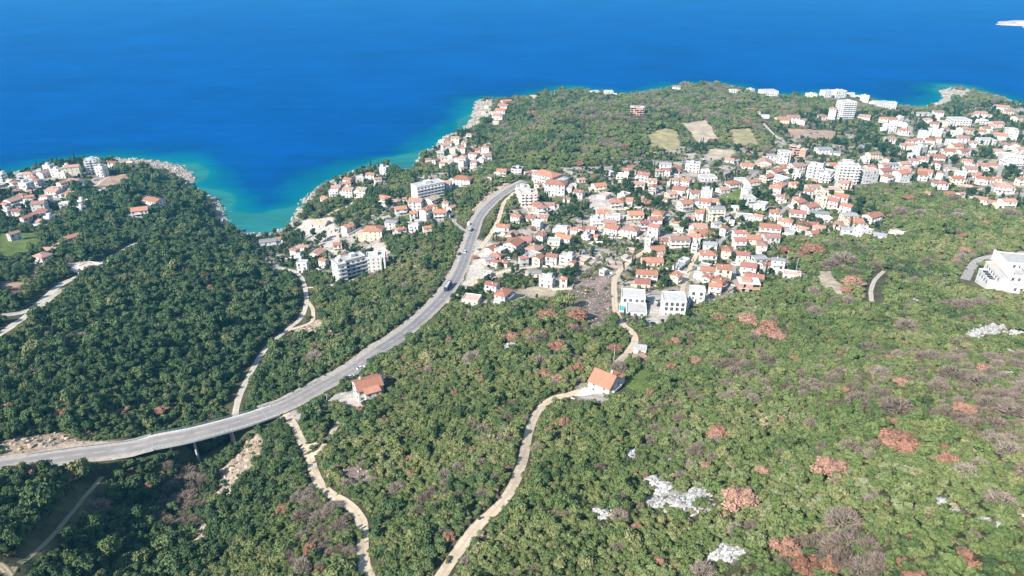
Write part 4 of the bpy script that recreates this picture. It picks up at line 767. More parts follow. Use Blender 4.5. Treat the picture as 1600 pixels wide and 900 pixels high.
def crown_geo(rng, nl, spread, lump, nleaf, leaf, flat=0.75, core=0.86):
    """one crown about 1 unit wide, its base at z=0: leafy clumps round a few uneven cores"""
    V_, F3, F4, T3, T4 = [], [], [], [], []; nv = 0
    cs = []
    for k in range(nl):
        a = rng.uniform(0, 2 * np.pi); r = spread * np.sqrt(rng.uniform(0, 1)); z = (0.34 + rng.uniform(-.14, .30) * (1 - (r / max(spread, 1e-3)) * .6)) * flat / .75
        cs.append((r * np.cos(a), r * np.sin(a), z, lump * rng.uniform(.7, 1.25)))
    iv, if_ = ICO1
    for cx, cy_, cz, R_ in cs:
        p = iv * (R_ * core * rng.uniform(.75, 1.12, (len(iv), 1))) * np.array([1, 1, .85]) + np.array([cx, cy_, cz]); p[:, 2] = np.maximum(p[:, 2], .02)
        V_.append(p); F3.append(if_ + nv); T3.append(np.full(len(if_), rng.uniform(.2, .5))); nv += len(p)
    tot = sum(c[3] ** 2 for c in cs)
    for cx, cy_, cz, R_ in cs:
        m = int(nleaf * R_ ** 2 / tot); tl = rng.uniform(.25, .75)
        n = rng.normal(size=(m, 3)); n /= np.linalg.norm(n, axis=1)[:, None]; n[:, 2] = np.where(n[:, 2] < -.25, -n[:, 2], n[:, 2])
        c = np.array([cx, cy_, cz]) + n * np.array([1, 1, .85]) * R_ * rng.uniform(.88, 1.16, (m, 1))
        nn = n + rng.normal(size=(m, 3)) * .45; nn /= np.linalg.norm(nn, axis=1)[:, None]
        a = np.cross(nn, rng.normal(size=(m, 3))); a /= np.linalg.norm(a, axis=1)[:, None]; bb = np.cross(nn, a)
        s = leaf * rng.uniform(.6, 1.35, (m, 1)); a = a * s; bb = bb * s * rng.uniform(.6, 1, (m, 1))
        bend = nn * s * .25
        q = np.stack([c - a - bb * .4 - bend, c + a * .3 - bb - bend * .4, c + a + bb * .35 - bend, c - a * .25 + bb], 1).reshape(-1, 3)
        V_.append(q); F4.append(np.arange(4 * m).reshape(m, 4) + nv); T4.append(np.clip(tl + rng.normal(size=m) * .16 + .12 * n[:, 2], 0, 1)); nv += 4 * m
    return np.concatenate(V_), [np.concatenate(F3), np.concatenate(F4)], np.concatenate(T3 + T4)
def twig_geo(rng, ntw, leafy=0):
    """bare crown: limbs, then many fine twigs that fill an open dome"""
    mb = MB(); tips = []
    for k in range(7):
        a = 2 * np.pi * k / 7 + rng.uniform(-.4, .4); el = rng.uniform(.5, 1.2); L = rng.uniform(.3, .46)
        p0 = Vector((0, 0, .12)); p1 = p0 + Vector((math.cos(a) * math.cos(el), math.sin(a) * math.cos(el), math.sin(el))) * L
        mb.tube(p0, p1, .022, .012, 4); tips.append((p1, a, el))
        for j in range(4):
            a2 = a + rng.uniform(-.9, .9); e2 = el * rng.uniform(.4, 1.1); p2 = p1 + Vector((math.cos(a2) * math.cos(e2), math.sin(a2) * math.cos(e2), math.sin(e2))) * rng.uniform(.12, .26)
            mb.tube(p1, p2, .010, .005, 3); tips.append((p2, a2, e2))
    V_ = np.array(mb.v); F_ = mb.f; F3 = [f for f in F_ if len(f) == 3]; F4 = [f for f in F_ if len(f) == 4]
    nv = len(V_); m = ntw
    d = rng.normal(size=(m, 3)); d[:, 2] = np.abs(d[:, 2]) * .9; d /= np.linalg.norm(d, axis=1)[:, None]
    c = d * np.array([.5, .5, .52]) * rng.uniform(.62, 1.02, (m, 1)) ** .6 + np.array([0, 0, .14])
    dr = d + rng.normal(size=(m, 3)) * .5; dr /= np.linalg.norm(dr, axis=1)[:, None]; L = rng.uniform(.05, .13, (m, 1)); s = np.cross(dr, rng.normal(size=(m, 3))); s /= np.linalg.norm(s, axis=1)[:, None]; s *= rng.uniform(.006, .014, (m, 1))
    q = np.stack([c - dr * L - s, c - dr * L + s, c + dr * L + s * .4, c + dr * L - s * .4], 1).reshape(-1, 3)
    F4 = np.concatenate([np.array(F4), np.arange(4 * m).reshape(m, 4) + nv]); V_ = np.concatenate([V_, q])
    Fs = ([np.array(F3)] if F3 else []) + [F4]; T = np.clip(rng.normal(size=sum(len(f) for f in Fs)) * .2 + .5, 0, 1)
    return V_, Fs, T
def cone_geo(rng):
    """slim cypress"""
    m = 420; z = rng.uniform(0, 1, m) ** .8; a = rng.uniform(0, 2 * np.pi, m); r = .17 * np.sin(np.pi * np.clip(z * .86 + .14, 0, 1)) ** .7 * rng.uniform(.75, 1.1, m)
    c = np.c_[r * np.cos(a), r * np.sin(a), z * 1.6]; n = np.c_[np.cos(a), np.sin(a), np.full(m, .5)] + rng.normal(size=(m, 3)) * .4; n /= np.linalg.norm(n, axis=1)[:, None]
    t = np.cross(n, rng.normal(size=(m, 3))); t /= np.linalg.norm(t, axis=1)[:, None]; bb = np.cross(n, t); t *= .07; bb *= .07
    q = np.stack([c - t, c - bb, c + t, c + bb], 1).reshape(-1, 3)
    return q, [np.arange(4 * m).reshape(m, 4)], np.clip(rng.normal(size=m) * .2 + .45, 0, 1)
def trunk_mb(rng, h=.34, r=.035, limbs=3):
    mb = MB(); mb.tube((0, 0, -.12), (0, 0, h * .55), r, r * .7, 6)
    for k in range(limbs):
        a = 2 * math.pi * k / limbs + rng.uniform(-.5, .5); mb.tube((0, 0, h * .5), (math.cos(a) * .16, math.sin(a) * .16, h * 1.15), r * .6, r * .25, 5)
    return mb
KINDS = {}       # kind -> list of (crown mesh, trunk mesh)
def add_kind(key, mat, n, fn, sd):
    KINDS[key] = []
    for k in range(n):
        rng = np.random.default_rng(sd + k); V_, F_, T = fn(rng)
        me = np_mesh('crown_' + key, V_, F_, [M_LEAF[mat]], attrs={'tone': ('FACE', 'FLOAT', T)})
        tr = trunk_mb(rng).mesh('trunk_' + key, [m_bark]); KINDS[key].append((me, tr))
add_kind('dark', 'dark', 6, lambda r: crown_geo(r, 8, .33, .215, 430, .050), 100)
add_kind('mid', 'mid', 6, lambda r: crown_geo(r, 9, .36, .19, 430, .048), 200)
add_kind('light', 'light', 5, lambda r: crown_geo(r, 9, .37, .18, 430, .048), 300)
add_kind('rust', 'rust', 4, lambda r: crown_geo(r, 18, .34, .165, 1100, .036), 400)
add_kind('bare', 'bare', 4, lambda r: twig_geo(r, 620), 500)
add_kind('scrub', 'scrub', 4, lambda r: crown_geo(r, 5, .34, .19, 170, .07, .5), 600)
add_kind('pine', 'pine', 4, lambda r: crown_geo(r, 9, .28, .21, 340, .055, 1.1), 700)
add_kind('cypress', 'pine', 3, cone_geo, 800)

# where trees stand ---------------------------------------------------------------
HOUSEMASK = np.zeros(GX.shape, bool)
for (x, y, r) in HOUSE_DISCS:
    i0, i1 = np.searchsorted(XS, (x - r - 3, x + r + 3)); j0, j1 = np.searchsorted(YS, (y - r - 3, y + r + 3))
    HOUSEMASK[j0:j1, i0:i1] |= (GX[j0:j1, i0:i1] - x) ** 2 + (GY[j0:j1, i0:i1] - y) ** 2 < (r + .8) ** 2
    if y > 1000: HOUSEMASK |= ((GX - x) ** 2 + (GY - y + r + 14) ** 2 < (r + 7) ** 2)
    elif y > 560: HOUSEMASK |= ((GX - x) ** 2 + (GY - y + r + 5) ** 2 < (r + 2) ** 2)      # open ground on the landward side of the shore houses
def near(mask, x, y): return mask[np.clip(np.rint((y - YS[0]) / RES).astype(int), 0, NY - 1), np.clip(np.rint((x - XS[0]) / RES).astype(int), 0, NX - 1)]
def jitter_grid(x0, x1, y0, y1, s):
    gx, gy = np.meshgrid(np.arange(x0, x1, s), np.arange(y0, y1, s * .87)); gx = gx + (np.arange(gx.shape[0]) % 2)[:, None] * s * .5
    return (gx + RNG.uniform(-.42, .42, gx.shape) * s).ravel(), (gy + RNG.uniform(-.42, .42, gx.shape) * s).ravel()
px_, py_, sp_ = [], [], []
for lo, hi, s in ((0, 330, 2.3), (330, 620, 3.1), (620, 1700, 4.4)):
    x, y = jitter_grid(-950, 1300, 60, 1550, s); z = zat(x, y); u, v, D = project(np.c_[x, y, z])
    k = (D > lo) & (D <= hi) & (u > -170) & (u < 1770) & (v < 1010) & (v > -50); px_.append(x[k]); py_.append(y[k]); sp_.append(np.full(k.sum(), s))
tx = np.concatenate(px_); ty = np.concatenate(py_); ts = np.concatenate(sp_); tz = zat(tx, ty); tu, tv, tD = project(np.c_[tx, ty, tz])
ok = (zat(tx, ty, SD) > 4) & ~near(NOTREE, tx, ty) & ~near(HOUSEMASK, tx, ty)
town = near(TOWN, tx, ty); tgr = zat(tx, ty, tg) + RNG.normal(size=len(tx)) * .05
ok &= ~town | ((tgr < .52) & (RNG.random(len(tx)) < .85)) | (RNG.random(len(tx)) < .13)
gap = fbm(tx, ty, 16, 131) ; openness = 0.20 + .06 * (tx > -80)
ok &= (gap > openness) | (RNG.random(len(tx)) < .35)
scr = near(SCRUB, tx, ty); ok &= ~scr | (RNG.random(len(tx)) < .75)
tx, ty, tz, ts, tu, tv, tD, town, scr = [a[ok] for a in (tx, ty, tz, ts, tu, tv, tD, town, scr)]
# kinds: dark evergreen wood on the left, paler maquis towards the right, with sun glare and haze partly put into its colour
g = fbm(tx, ty, 70, 151) ; fine = RNG.random(len(tx)); g2_ = fbm(tx, ty, 22, 157)
litness = np.clip((tu - 380) / 600, 0, 1) * .70 + (tv > 560) * .12 + (g - .5) * 1.1 + (g2_ - .5) * .5
litness = np.where((tu < 480) & (tv < 690) & (tv > 300), litness - .35, litness)
litness = np.where(ty > 800, litness - .16, litness)
kind = np.where(litness + (fine - .5) * .38 < .26, 0, np.where(litness + (fine - .5) * .42 < .76, 1, 2))       # dark, mid, light
r2 = RNG.random(len(tx)); bz = fbm(tx, ty, 26, 171)
bareprob = .5 * np.where(bz > .64, .40, .03) * np.where(tu > 900, 1, .5) + inpoly(tu, tv, parse("1250,560 1420,540 1640,590 1640,720 1540,700 1400,660 1250,620")) * .10 + inpoly(tu, tv, parse("1430,580 1500,550 1660,560 1660,730 1560,710 1480,650")) * .32 + inpoly(tu, tv, parse("455,770 500,750 560,800 565,860 520,880 470,830")) * .5 + inpoly(tu, tv, parse("255,730 320,720 330,790 300,830 250,830")) * .55 + inpoly(tu, tv, parse("1240,850 1330,840 1390,880 1390,905 1300,905")) * .6 + inpoly(tu, tv, parse("1110,560 1210,540 1210,600 1120,610")) * .22
bareprob = bareprob + np.where((ty > 800) & ~town, .09 + .25 * (bz > .58), 0)
kind = np.where(r2 < bareprob, 3, kind)
kind = np.where(scr & (r2 > .45), 4, kind); kind = np.where((r2 > .93) & (kind < 3), 4, kind); kind = np.where(town & (r2 > .55), 5, kind); kind = np.where(town & (r2 > .95), 6, kind)
kind = np.where((RNG.random(len(tx)) < .012) & (kind < 3), 7, kind)
KN = ['dark', 'mid', 'light', 'bare', 'scrub', 'pine', 'cypress', 'rust']
bs = np.array([1.42, 1.25, 1.15, 1.3, .85, 1.0, .9, 1.25])[kind] * ts * np.exp(RNG.normal(size=len(tx)) * .34)
bs = np.where(tD > 620, bs * .95, bs); bs = np.where(town, np.minimum(bs * .85, 6.5), bs)
bs = np.where(inpoly(tu, tv, parse("-20,900 45,866 105,800 160,736 135,726 80,785 -20,850")), bs * 1.5, bs)
rg = zat(tx, ty, np.minimum(ROADGAP, 60)); bs = np.minimum(bs, np.maximum(rg * 1.7, 1.2))
hs = bs * RNG.uniform(.8, 1.2, len(tx)) * np.array([1.15, 1.0, .9, .95, .75, 1.3, 1.5, 1.0])[kind]

# single trees traced from the photo: rust-brown dead crowns and bare grey crowns (u, v, width in photo points)
RUSTS = parse("797,525,24 830,522,26 855,492,30 905,492,32 895,512,20 845,520,18 868,540,28 850,585,22 870,590,18 892,578,16 1172,500,30 1200,512,34 1215,525,26 1185,520,18 1125,678,34 1112,688,16 1410,690,54 1297,732,46 1157,782,52 1228,858,46 1262,882,46 1480,718,34 1432,905,40 1408,598,22 1448,620,16 1507,640,30 1320,608,14 1095,512,14 1045,535,14 1087,562,18 1300,548,12 1270,388,34 1255,400,20 1228,390,22 252,640,20 192,640,18 95,646,22 8,635,18 365,520,14 327,450,16 360,474,12 205,745,16 228,760,18 1390,558,14 1508,390,16 1540,348,14 1420,308,18 1335,440,30 1322,452,18 920,196,12 880,186,14 832,176,18 1370,404,12 890,205,12 1170,190,14 995,290,12 1010,315,18 975,312,18 985,260,14 1256,352,22 742,402,10 1540,575,22 1475,700,20 960,545,22 1415,880,22 640,715,12 905,255,14 1058,262,14 1035,285,12 930,275,10")
BARES = parse("1405,632,54 1345,620,40 1320,400,44 1300,410,30 1420,505,40 1490,580,44 1535,592,40 1470,600,34 1590,640,50 1560,660,40 1580,700,44 1515,735,46 1570,780,50 1350,885,52 1300,870,40 1180,525,24 1150,580,34 1180,585,30 1140,565,26 740,555,34 845,560,28 600,555,14 1270,660,26 1500,335,24 1440,330,22 500,805,34 520,790,30 530,820,34 545,860,26 480,780,26 265,760,34 290,775,36 300,745,30 245,805,26 150,790,40 620,760,28 755,668,26 755,770,24 930,535,20 930,828,22 965,850,24 1175,820,24 1360,540,30 1065,740,22 1230,600,26 1580,330,30 1245,735,22")
PALES = parse("1325,762,26 1265,775,22 1245,800,30 1300,800,16 1240,835,34 1260,700,20 1415,850,18 1530,770,22 1575,760,18 1560,690,18 165,792,24 1475,750,18 1440,805,20 1380,780,20")
used = np.zeros(len(tx), bool)
def single(name, key, u, v, w, label, group, cat='tree', hf=.8, k=None):
    p = hit(u, v + w * .12, 0.0); p = hit(u, v, w * .3 * project(p)[2] / FPX); D = project(p)[2]; W = w * D / FPX * (1.22 if key == 'rust' else 1.0)
    used[(tx - p[0]) ** 2 + (ty - p[1]) ** 2 < (W * .48) ** 2] = True
    return place_tree(name, key, p, W, W * hf, label, group, cat, k)
def place_tree(name, key, p, W, Hh, label, group, cat='tree', k=None, rz=None):
    crown, trunk = KINDS[key][int(RNG.integers(len(KINDS[key]))) if k is None else k]
    e = empty(name, p, RNG.uniform(0, 6.28) if rz is None else rz); e.scale = (W, W * RNG.uniform(.88, 1.12), Hh); tag(e, label, cat, group)
    obj('crown', crown, e); obj('trunk', trunk, e); return e
ORD = 'first second third fourth fifth sixth seventh eighth ninth tenth eleventh twelfth thirteenth fourteenth fifteenth sixteenth seventeenth eighteenth nineteenth twentieth'.split()
def ordinal(k):
    if k < 20: return ORD[k]
    t = {2: 'twenty', 3: 'thirty', 4: 'forty', 5: 'fifty', 6: 'sixty'}
    q, r = divmod(k + 1, 10); return {2: 'twentieth', 3: 'thirtieth', 4: 'fortieth', 5: 'fiftieth', 6: 'sixtieth'}[q] if r == 0 else t[q] + '-' + ORD[r - 1]
PLACES = [  # name of a part of the photo, its outline
 ('on the near right slope', "690,900 850,620 1000,640 1640,760 1640,960 690,960"),
 ('on the hillside below the hotel', "1000,640 1000,560 1240,440 1480,440 1640,470 1640,760"),
 ('between the town and the hotel', "1200,380 1400,270 1640,320 1640,470 1480,440 1240,440"),
 ('between the two dirt tracks', "460,660 660,580 910,620 690,900 690,960 580,960"),
 ('on the slope above the gabled house', "660,580 700,470 960,440 1010,560 940,600 910,620"),
 ('in the ravine beside the bridge', "160,740 420,650 580,960 100,960"),
 ('left of the bottom left track', "-100,700 160,700 160,760 0,960 -100,960"),
 ('in the dark wood on the left', "-100,380 460,300 500,500 370,660 160,720 -100,720"),
 ('between the valley path and the road', "500,500 480,440 720,380 700,470 420,650 370,660"),
 ('in the streets of the town', "700,480 720,300 1200,170 1700,150 1700,330 1240,440 960,470"),
 ('on the far wooded headland', "640,300 740,150 1100,110 1640,110 1640,180 1200,250 900,270"),
 ('around the cove', "-100,400 -100,200 700,200 720,380 480,440")]
def place_of(u, v):
    for nm, s in PLACES:
        if inpoly(np.array([u]), np.array([v]), parse(s))[0]: return nm
    return 'at the edge of the scene'
def traced(lst, name, key, look, grp, hf):
    by = {}
    for u, v, w in lst: by.setdefault(place_of(u, v), []).append((u, v, w))
    for pl, L in by.items():
        L.sort()
        for k, (u, v, w) in enumerate(L):
            lab = f"{look} {pl}" if len(L) == 1 else f"{ordinal(k)} from the left of the {look}s {pl}"
            single(name, key, u, v, w, lab, f"{grp} {pl}", hf=hf)
traced(RUSTS, 'dead_tree', 'rust', 'rust-brown dead tree', 'rust-brown dead trees', .62)
traced(BARES, 'bare_tree', 'bare', 'leafless grey tree', 'leafless grey trees', .62)
traced(PALES, 'olive_tree', 'light', 'round pale green tree', 'round pale green trees', .7)
PINES = parse("1320,225,15 1340,222,18 1365,225,17 1375,235,18 1395,240,20 1355,235,15 1305,222,13 1437,200,18 1445,206,13 1545,240,13 1538,238,12 1570,243,10 1445,262,16 1490,252,18 1578,268,20 1590,276,18 1548,268,11 1235,305,20 1248,298,17 1262,312,15 1256,309,13 1288,300,16 1300,303,13 1180,304,18 1200,306,13 1160,325,22 1062,345,22 1068,355,18 1075,348,15 975,290,18 985,298,22 1000,300,16 1010,312,22 995,318,18 1030,318,20 985,277,16 607,322,22 595,325,15 500,375,17 508,370,15 495,381,13 490,366,13 885,430,24 890,440,19 898,425,17 1145,405,17 852,330,11 905,340,18 890,330,16 1345,316,16 1340,322,15 1042,362,15 958,300,15 1127,318,12 1236,270,12")
traced(PINES, 'pine_tree', 'pine', 'dark dense pine', 'dark pines', .95)
RT = parse("490,635,30 475,640,22 478,668,20 487,700,11 505,632,20 512,655,22 535,650,30 545,662,30 541,594,18 534,597,14 500,690,14 560,648,24 600,640,20 545,598,14 585,565,26 600,560,30 480,795,0.1 745,570,0.1")
for k, (u, v, w) in enumerate(sorted(t for t in RT if t[2] > 1)):
    single('holm_oak', 'dark', u, v, w, f"{ordinal(k)} from the left of the dark bushy trees around the roadside villa", 'dark bushy trees around the roadside villa', hf=.85)
# the 300 green trees that show largest: the nearest in the frame stand as trees of their own
tx, ty, tz, tu, tv, tD, kind, bs, hs = [a[~used] for a in (tx, ty, tz, tu, tv, tD, kind, bs, hs)]
inframe = (tu > 5) & (tu < 1595) & (tv > 0) & (tv < 900) & (kind < 3)
size = np.where(inframe, bs / tD, 0); order = np.argsort(-size)[:285]
LOOK = ['dark green evergreen tree', 'green maquis tree', 'yellow-green maquis tree']
for i in order:
    pl = place_of(tu[i], tv[i])
    place_tree('maquis_tree', KN[kind[i]], (tx[i], ty[i], tz[i] - .1), bs[i], hs[i], f"{LOOK[kind[i]]} in the thicket {pl}", f"{LOOK[kind[i]]}s {pl}")
rest = np.ones(len(tx), bool); rest[order] = False

def scatter(name, pts, rz, sc, vi, meshes, label=None):
    """stuff nobody could count: one object whose points carry the plants or stones"""
    src = bpy.data.collections.new(name + '_shapes')
    for k, (me, me2) in enumerate(meshes):
        if me2 is not None:
            bm = bmesh.new(); bm.from_mesh(me2); 
            for f in bm.faces: f.material_index = 1
            bm.from_mesh(me); m3 = bpy.data.meshes.new(me.name + '_joined'); bm.to_mesh(m3); bm.free(); m3.materials.append(me.materials[0]); m3.materials.append(me2.materials[0])
            # faces taken from the crown carry material 0
        else: m3 = me
        o = bpy.data.objects.new(f'{name}_shape_{k:02d}', m3); src.objects.link(o)
    me = bpy.data.meshes.new(name); me.vertices.add(len(pts)); me.vertices.foreach_set('co', np.asarray(pts, np.float32).ravel())
    a = me.attributes.new('rz', 'FLOAT', 'POINT'); a.data.foreach_set('value', np.asarray(rz, np.float32))
    a = me.attributes.new('sc', 'FLOAT_VECTOR', 'POINT'); a.data.foreach_set('vector', np.asarray(sc, np.float32).ravel())
    a = me.attributes.new('vi', 'INT', 'POINT'); a.data.foreach_set('value', np.asarray(vi, np.int32))
    ng = bpy.data.node_groups.new(name + '_nodes', 'GeometryNodeTree')
    ng.interface.new_socket('Geometry', in_out='INPUT', socket_type='NodeSocketGeometry'); ng.interface.new_socket('Geometry', in_out='OUTPUT', socket_type='NodeSocketGeometry')
    gi = ng.nodes.new('NodeGroupInput'); go = ng.nodes.new('NodeGroupOutput'); ci = ng.nodes.new('GeometryNodeCollectionInfo'); ci.inputs['Collection'].default_value = src
    ci.inputs['Separate Children'].default_value = True; ci.inputs['Reset Children'].default_value = True
    ip = ng.nodes.new('GeometryNodeInstanceOnPoints'); ip.inputs['Pick Instance'].default_value = True
    def na(nm, t): n_ = ng.nodes.new('GeometryNodeInputNamedAttribute'); n_.data_type = t; n_.inputs['Name'].default_value = nm; return n_.outputs['Attribute']
    cx = ng.nodes.new('ShaderNodeCombineXYZ'); er = ng.nodes.new('FunctionNodeEulerToRotation'); L = ng.links.new
    L(na('rz', 'FLOAT'), cx.inputs[2]); L(cx.outputs[0], er.inputs[0]); L(er.outputs[0], ip.inputs['Rotation']); L(na('sc', 'FLOAT_VECTOR'), ip.inputs['Scale']); L(na('vi', 'INT'), ip.inputs['Instance Index'])
    L(gi.outputs[0], ip.inputs['Points']); L(ci.outputs[0], ip.inputs['Instance']); L(ip.outputs[0], go.inputs[0])
    o = obj(name, me); o.modifiers.new('scatter', 'NODES').node_group = ng
    return tag(o, label, kind='stuff')
def wood(name, sel, keys, label):
    offs = {}; shapes = []
    for k in keys: offs[KN.index(k)] = (len(shapes), len(KINDS[k])); shapes += [(c, None) for c, t in KINDS[k]]
    i = np.where(sel)[0]; vi = np.array([offs[kk][0] + int(RNG.integers(offs[kk][1])) for kk in kind[i]])
    asp = RNG.uniform(.88, 1.12, len(i)); sink = np.where(np.isin(kind[i], (3, 6)), 0.0, -.04) * hs[i]
    scatter(name, np.c_[tx[i], ty[i], tz[i] + sink], RNG.uniform(0, 6.28, len(i)), np.c_[bs[i] * asp, bs[i] / asp, hs[i]], vi, shapes, label)
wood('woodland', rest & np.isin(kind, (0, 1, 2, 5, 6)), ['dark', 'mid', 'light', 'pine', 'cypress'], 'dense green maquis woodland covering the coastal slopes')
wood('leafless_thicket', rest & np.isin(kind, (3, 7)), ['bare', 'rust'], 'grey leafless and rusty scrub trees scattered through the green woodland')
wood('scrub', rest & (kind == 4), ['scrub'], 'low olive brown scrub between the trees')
print('trees', len(tx), 'rest', rest.sum())
# undergrowth that fills the gaps
ux, uy = [], []
for lo, hi, s in ((0, 360, 2.3), (360, 700, 3.6)):
    x, y = jitter_grid(-700, 900, 60, 800, s); u, v, D = project(np.c_[x, y, zat(x, y)]); k = (D > lo) & (D <= hi) & (u > -120) & (u < 1720) & (v < 990); ux.append(x[k]); uy.append(y[k])
ux = np.concatenate(ux); uy = np.concatenate(uy); k = (zat(ux, uy, SD) > 5) & ~near(NOTREE & ~EROD & ~(ROCKD & ~ROCK) & ~RUBBLE, ux, uy) & ~near(HOUSEMASK, ux, uy) & (RNG.random(len(ux)) < np.where(near(RUBBLE, ux, uy), .10, np.where(near(TOWN, ux, uy), .12, np.where(near(EROD | ROADMASK, ux, uy), .1, .95))))
ux, uy = ux[k], uy[k]; s = np.exp(RNG.normal(size=len(ux)) * .3) * 2.1
mix = fbm(ux, uy, 30, 201) + RNG.normal(size=len(ux)) * .12; ksel = np.where(mix < .5, 0, np.where(mix < .62, 1, 2))
shp = [(c, None) for c, t in KINDS['mid'][:4]] + [(c, None) for c, t in KINDS['light'][:4]] + [(c, None) for c, t in KINDS['scrub']]
scatter('undergrowth', np.c_[ux, uy, zat(ux, uy) - .1], RNG.uniform(0, 6.28, len(ux)), np.c_[s, s, s * .8], ksel * 4 + RNG.integers(0, 4, len(ux)), shp, 'knee-high green undergrowth filling the gaps between the trees')
print('undergrowth', len(ux))
# ------------------------------------------------------------------ bridge, rails, posts
def place_words(u, v): return place_of(u, v)
bp = mp3[ka:kb + 1]
def loft(path, prof, name, mats, parent, mi=0):
    d = np.gradient(path[:, :2], axis=0); d /= np.maximum(np.linalg.norm(d, axis=1), 1e-6)[:, None]; nr = np.c_[-d[:, 1], d[:, 0]]; k = len(prof); V_ = []
    for o, z in prof: V_.append(np.c_[path[:, :2] + nr * o, path[:, 2] + z])
    V_ = np.stack(V_, 1).reshape(-1, 3); F_ = []
    for i in range(len(path) - 1):
        for j in range(k): a = i * k + j; b_ = i * k + (j + 1) % k; F_.append((a, b_, b_ + k, a + k))
    F_ = np.array(F_)[:, ::-1]; me = bpy.data.meshes.new(name); me.from_pydata(V_.tolist(), [], F_.tolist() + [list(range(k)), list(range((len(path) - 1) * k, len(path) * k))[::-1]])
    for m in mats: me.materials.append(m)
    me.update(); bm = bmesh.new(); bm.from_mesh(me); bmesh.ops.recalc_face_normals(bm, faces=bm.faces); bm.to_mesh(me); bm.free(); return obj(name, me, parent)
bridge = empty('road_bridge', (0, 0, 0)); tag(bridge, 'concrete road bridge on slim piers over the dark ravine', 'bridge')
m_deck = simple_mat('deck_concrete', (.50, .47, .43), .15, .6, .9, .15, 0); m_green = simple_mat('rail_green_grey', (.22, .30, .27), .1, 1, .5, .4, 0)
bp2 = mp3[ka - 3:kb + 4]
loft(bp2, [(-5.0, .09), (5.0, .09), (5.0, -.5), (2.8, -1.5), (-2.8, -1.5), (-5.0, -.5)], 'deck', [m_deck], bridge)
for s in (-1, 1): loft(bp2, [(s * 3.62, .093), (s * 4.98, .093), (s * 4.98, .30), (s * 3.62, .30)], 'walkway', [m_deck], bridge)
bu, bv, bD = project(bp)
for s in (-1, 1):
    mb = MB(); d = np.gradient(bp2[:, :2], axis=0); d /= np.linalg.norm(d, axis=1)[:, None]; nr = np.c_[-d[:, 1], d[:, 0]]; Q_ = np.c_[bp2[:, :2] + nr * s * 4.8, bp2[:, 2] + .3]
    for a, c in zip(Q_[:-1], Q_[1:]):
        for hh in (.45, .75, 1.08): mb.tube((a[0], a[1], a[2] + hh), (c[0], c[1], c[2] + hh), .045, .045, 4)
        mb.tube((a[0], a[1], a[2] - .02), (a[0], a[1], a[2] + 1.08), .05, .05, 4)
    mb.build('railing', [m_green], bridge)
for tu_ in (262, 299, 357, 396):
    i = int(np.argmin(abs(bu - tu_))); c = bp[i]; d = bp[min(i + 1, len(bp) - 1)] - bp[i - 1]; d = d[:2] / np.hypot(*d[:2]); nr = np.array([-d[1], d[0]])
    for s in (-1, 1):
        q = c[:2] + nr * 2.2 * s; g = float(zat(*q)); mb = MB(); mb.tube((q[0], q[1], g - 1.5), (q[0], q[1], c[2] - 1.45), .55, .5, 10); mb.build('pier', [m_deck], bridge)
for i in (0, -1):
    c = bp[i]; d = (bp[3] - bp[0]) if i == 0 else (bp[-1] - bp[-4]); d = d[:2] / np.hypot(*d[:2]); nr = np.array([-d[1], d[0]]); mb = MB()
    P_ = [(*(c[:2] + nr * a + d * b_), c[2] + .19) for a, b_ in ((-3.5, -.2), (3.5, -.2), (3.5, .2), (-3.5, .2))]; mb.add(P_, [(0, 1, 2, 3)]); mb.build('expansion_joint', [m_rail], bridge)
def guard_rail(seg, off, label):
    d = np.gradient(seg[:, :2], axis=0); d /= np.linalg.norm(d, axis=1)[:, None]; nr = np.c_[-d[:, 1], d[:, 0]]; Q_ = np.c_[seg[:, :2] + nr * off, seg[:, 2]]; e = empty('guard_rail', Q_[0]); tag(e, label, 'guard rail'); o = Q_[0]
    mb = MB(); pb = MB()
    for k, (a, c) in enumerate(zip(Q_[:-1] - o, Q_[1:] - o)):
        mb.tube((a[0], a[1], a[2] + .72), (c[0], c[1], c[2] + .72), .13, .13, 4)
        if k % 2 == 0: pb.box(a[0] - .06, a[0] + .06, a[1] - .06, a[1] + .06, a[2] - .6, a[2] + .7)
    mb.build('beam', [m_rail], e); pb.build('posts', [m_rail], e)
guard_rail(mp3[kb + 1:kb + 22], 4.6, 'grey guard rail along the road just past the bridge, valley side'); guard_rail(mp3[max(0, ka - 26):ka], 4.6, 'grey guard rail along the road before the bridge, rock cut side')
guard_rail(mp3[kb + 24:kb + 60], -4.4, 'grey guard rail along the road above the roadside villa')

def pole(u, v, h, label):
    p = hit(u, v); e = empty('utility_pole', p, random.uniform(0, 3)); tag(e, label, 'utility pole', 'utility poles'); mb = MB(); mb.tube((0, 0, -1), (0, 0, h), .16, .10, 8); mb.build('post', [m_conc], e); mb = MB(); mb.box(-.9, .9, -.06, .06, h - .7, h - .55); mb.build('crossarm', [m_rail], e)
for u, v, h, lab in ((959, 566, 9, 'thin pale utility pole behind the gabled house'), (1213, 392, 10, 'leftmost of three poles at the right end of the town'), (1228, 414, 10, 'middle one of three poles at the right end of the town'), (1243, 426, 10, 'rightmost of three poles at the right end of the town'),
                     (1006, 384, 9, 'pale pole beside the bend of the dirt lane in town'), (1132, 290, 9, 'pale pole on the long red-roofed row in mid town'), (512, 632, 6, 'short lamp post at the drive of the roadside villa'), (1339, 228, 10, 'lone pole among the trees below the white tower block'), (752, 300, 8, 'pole on the bank above the road bend'), (1066, 253, 10, 'pole at the upper edge of the middle of the town')): pole(u, v, h, lab)

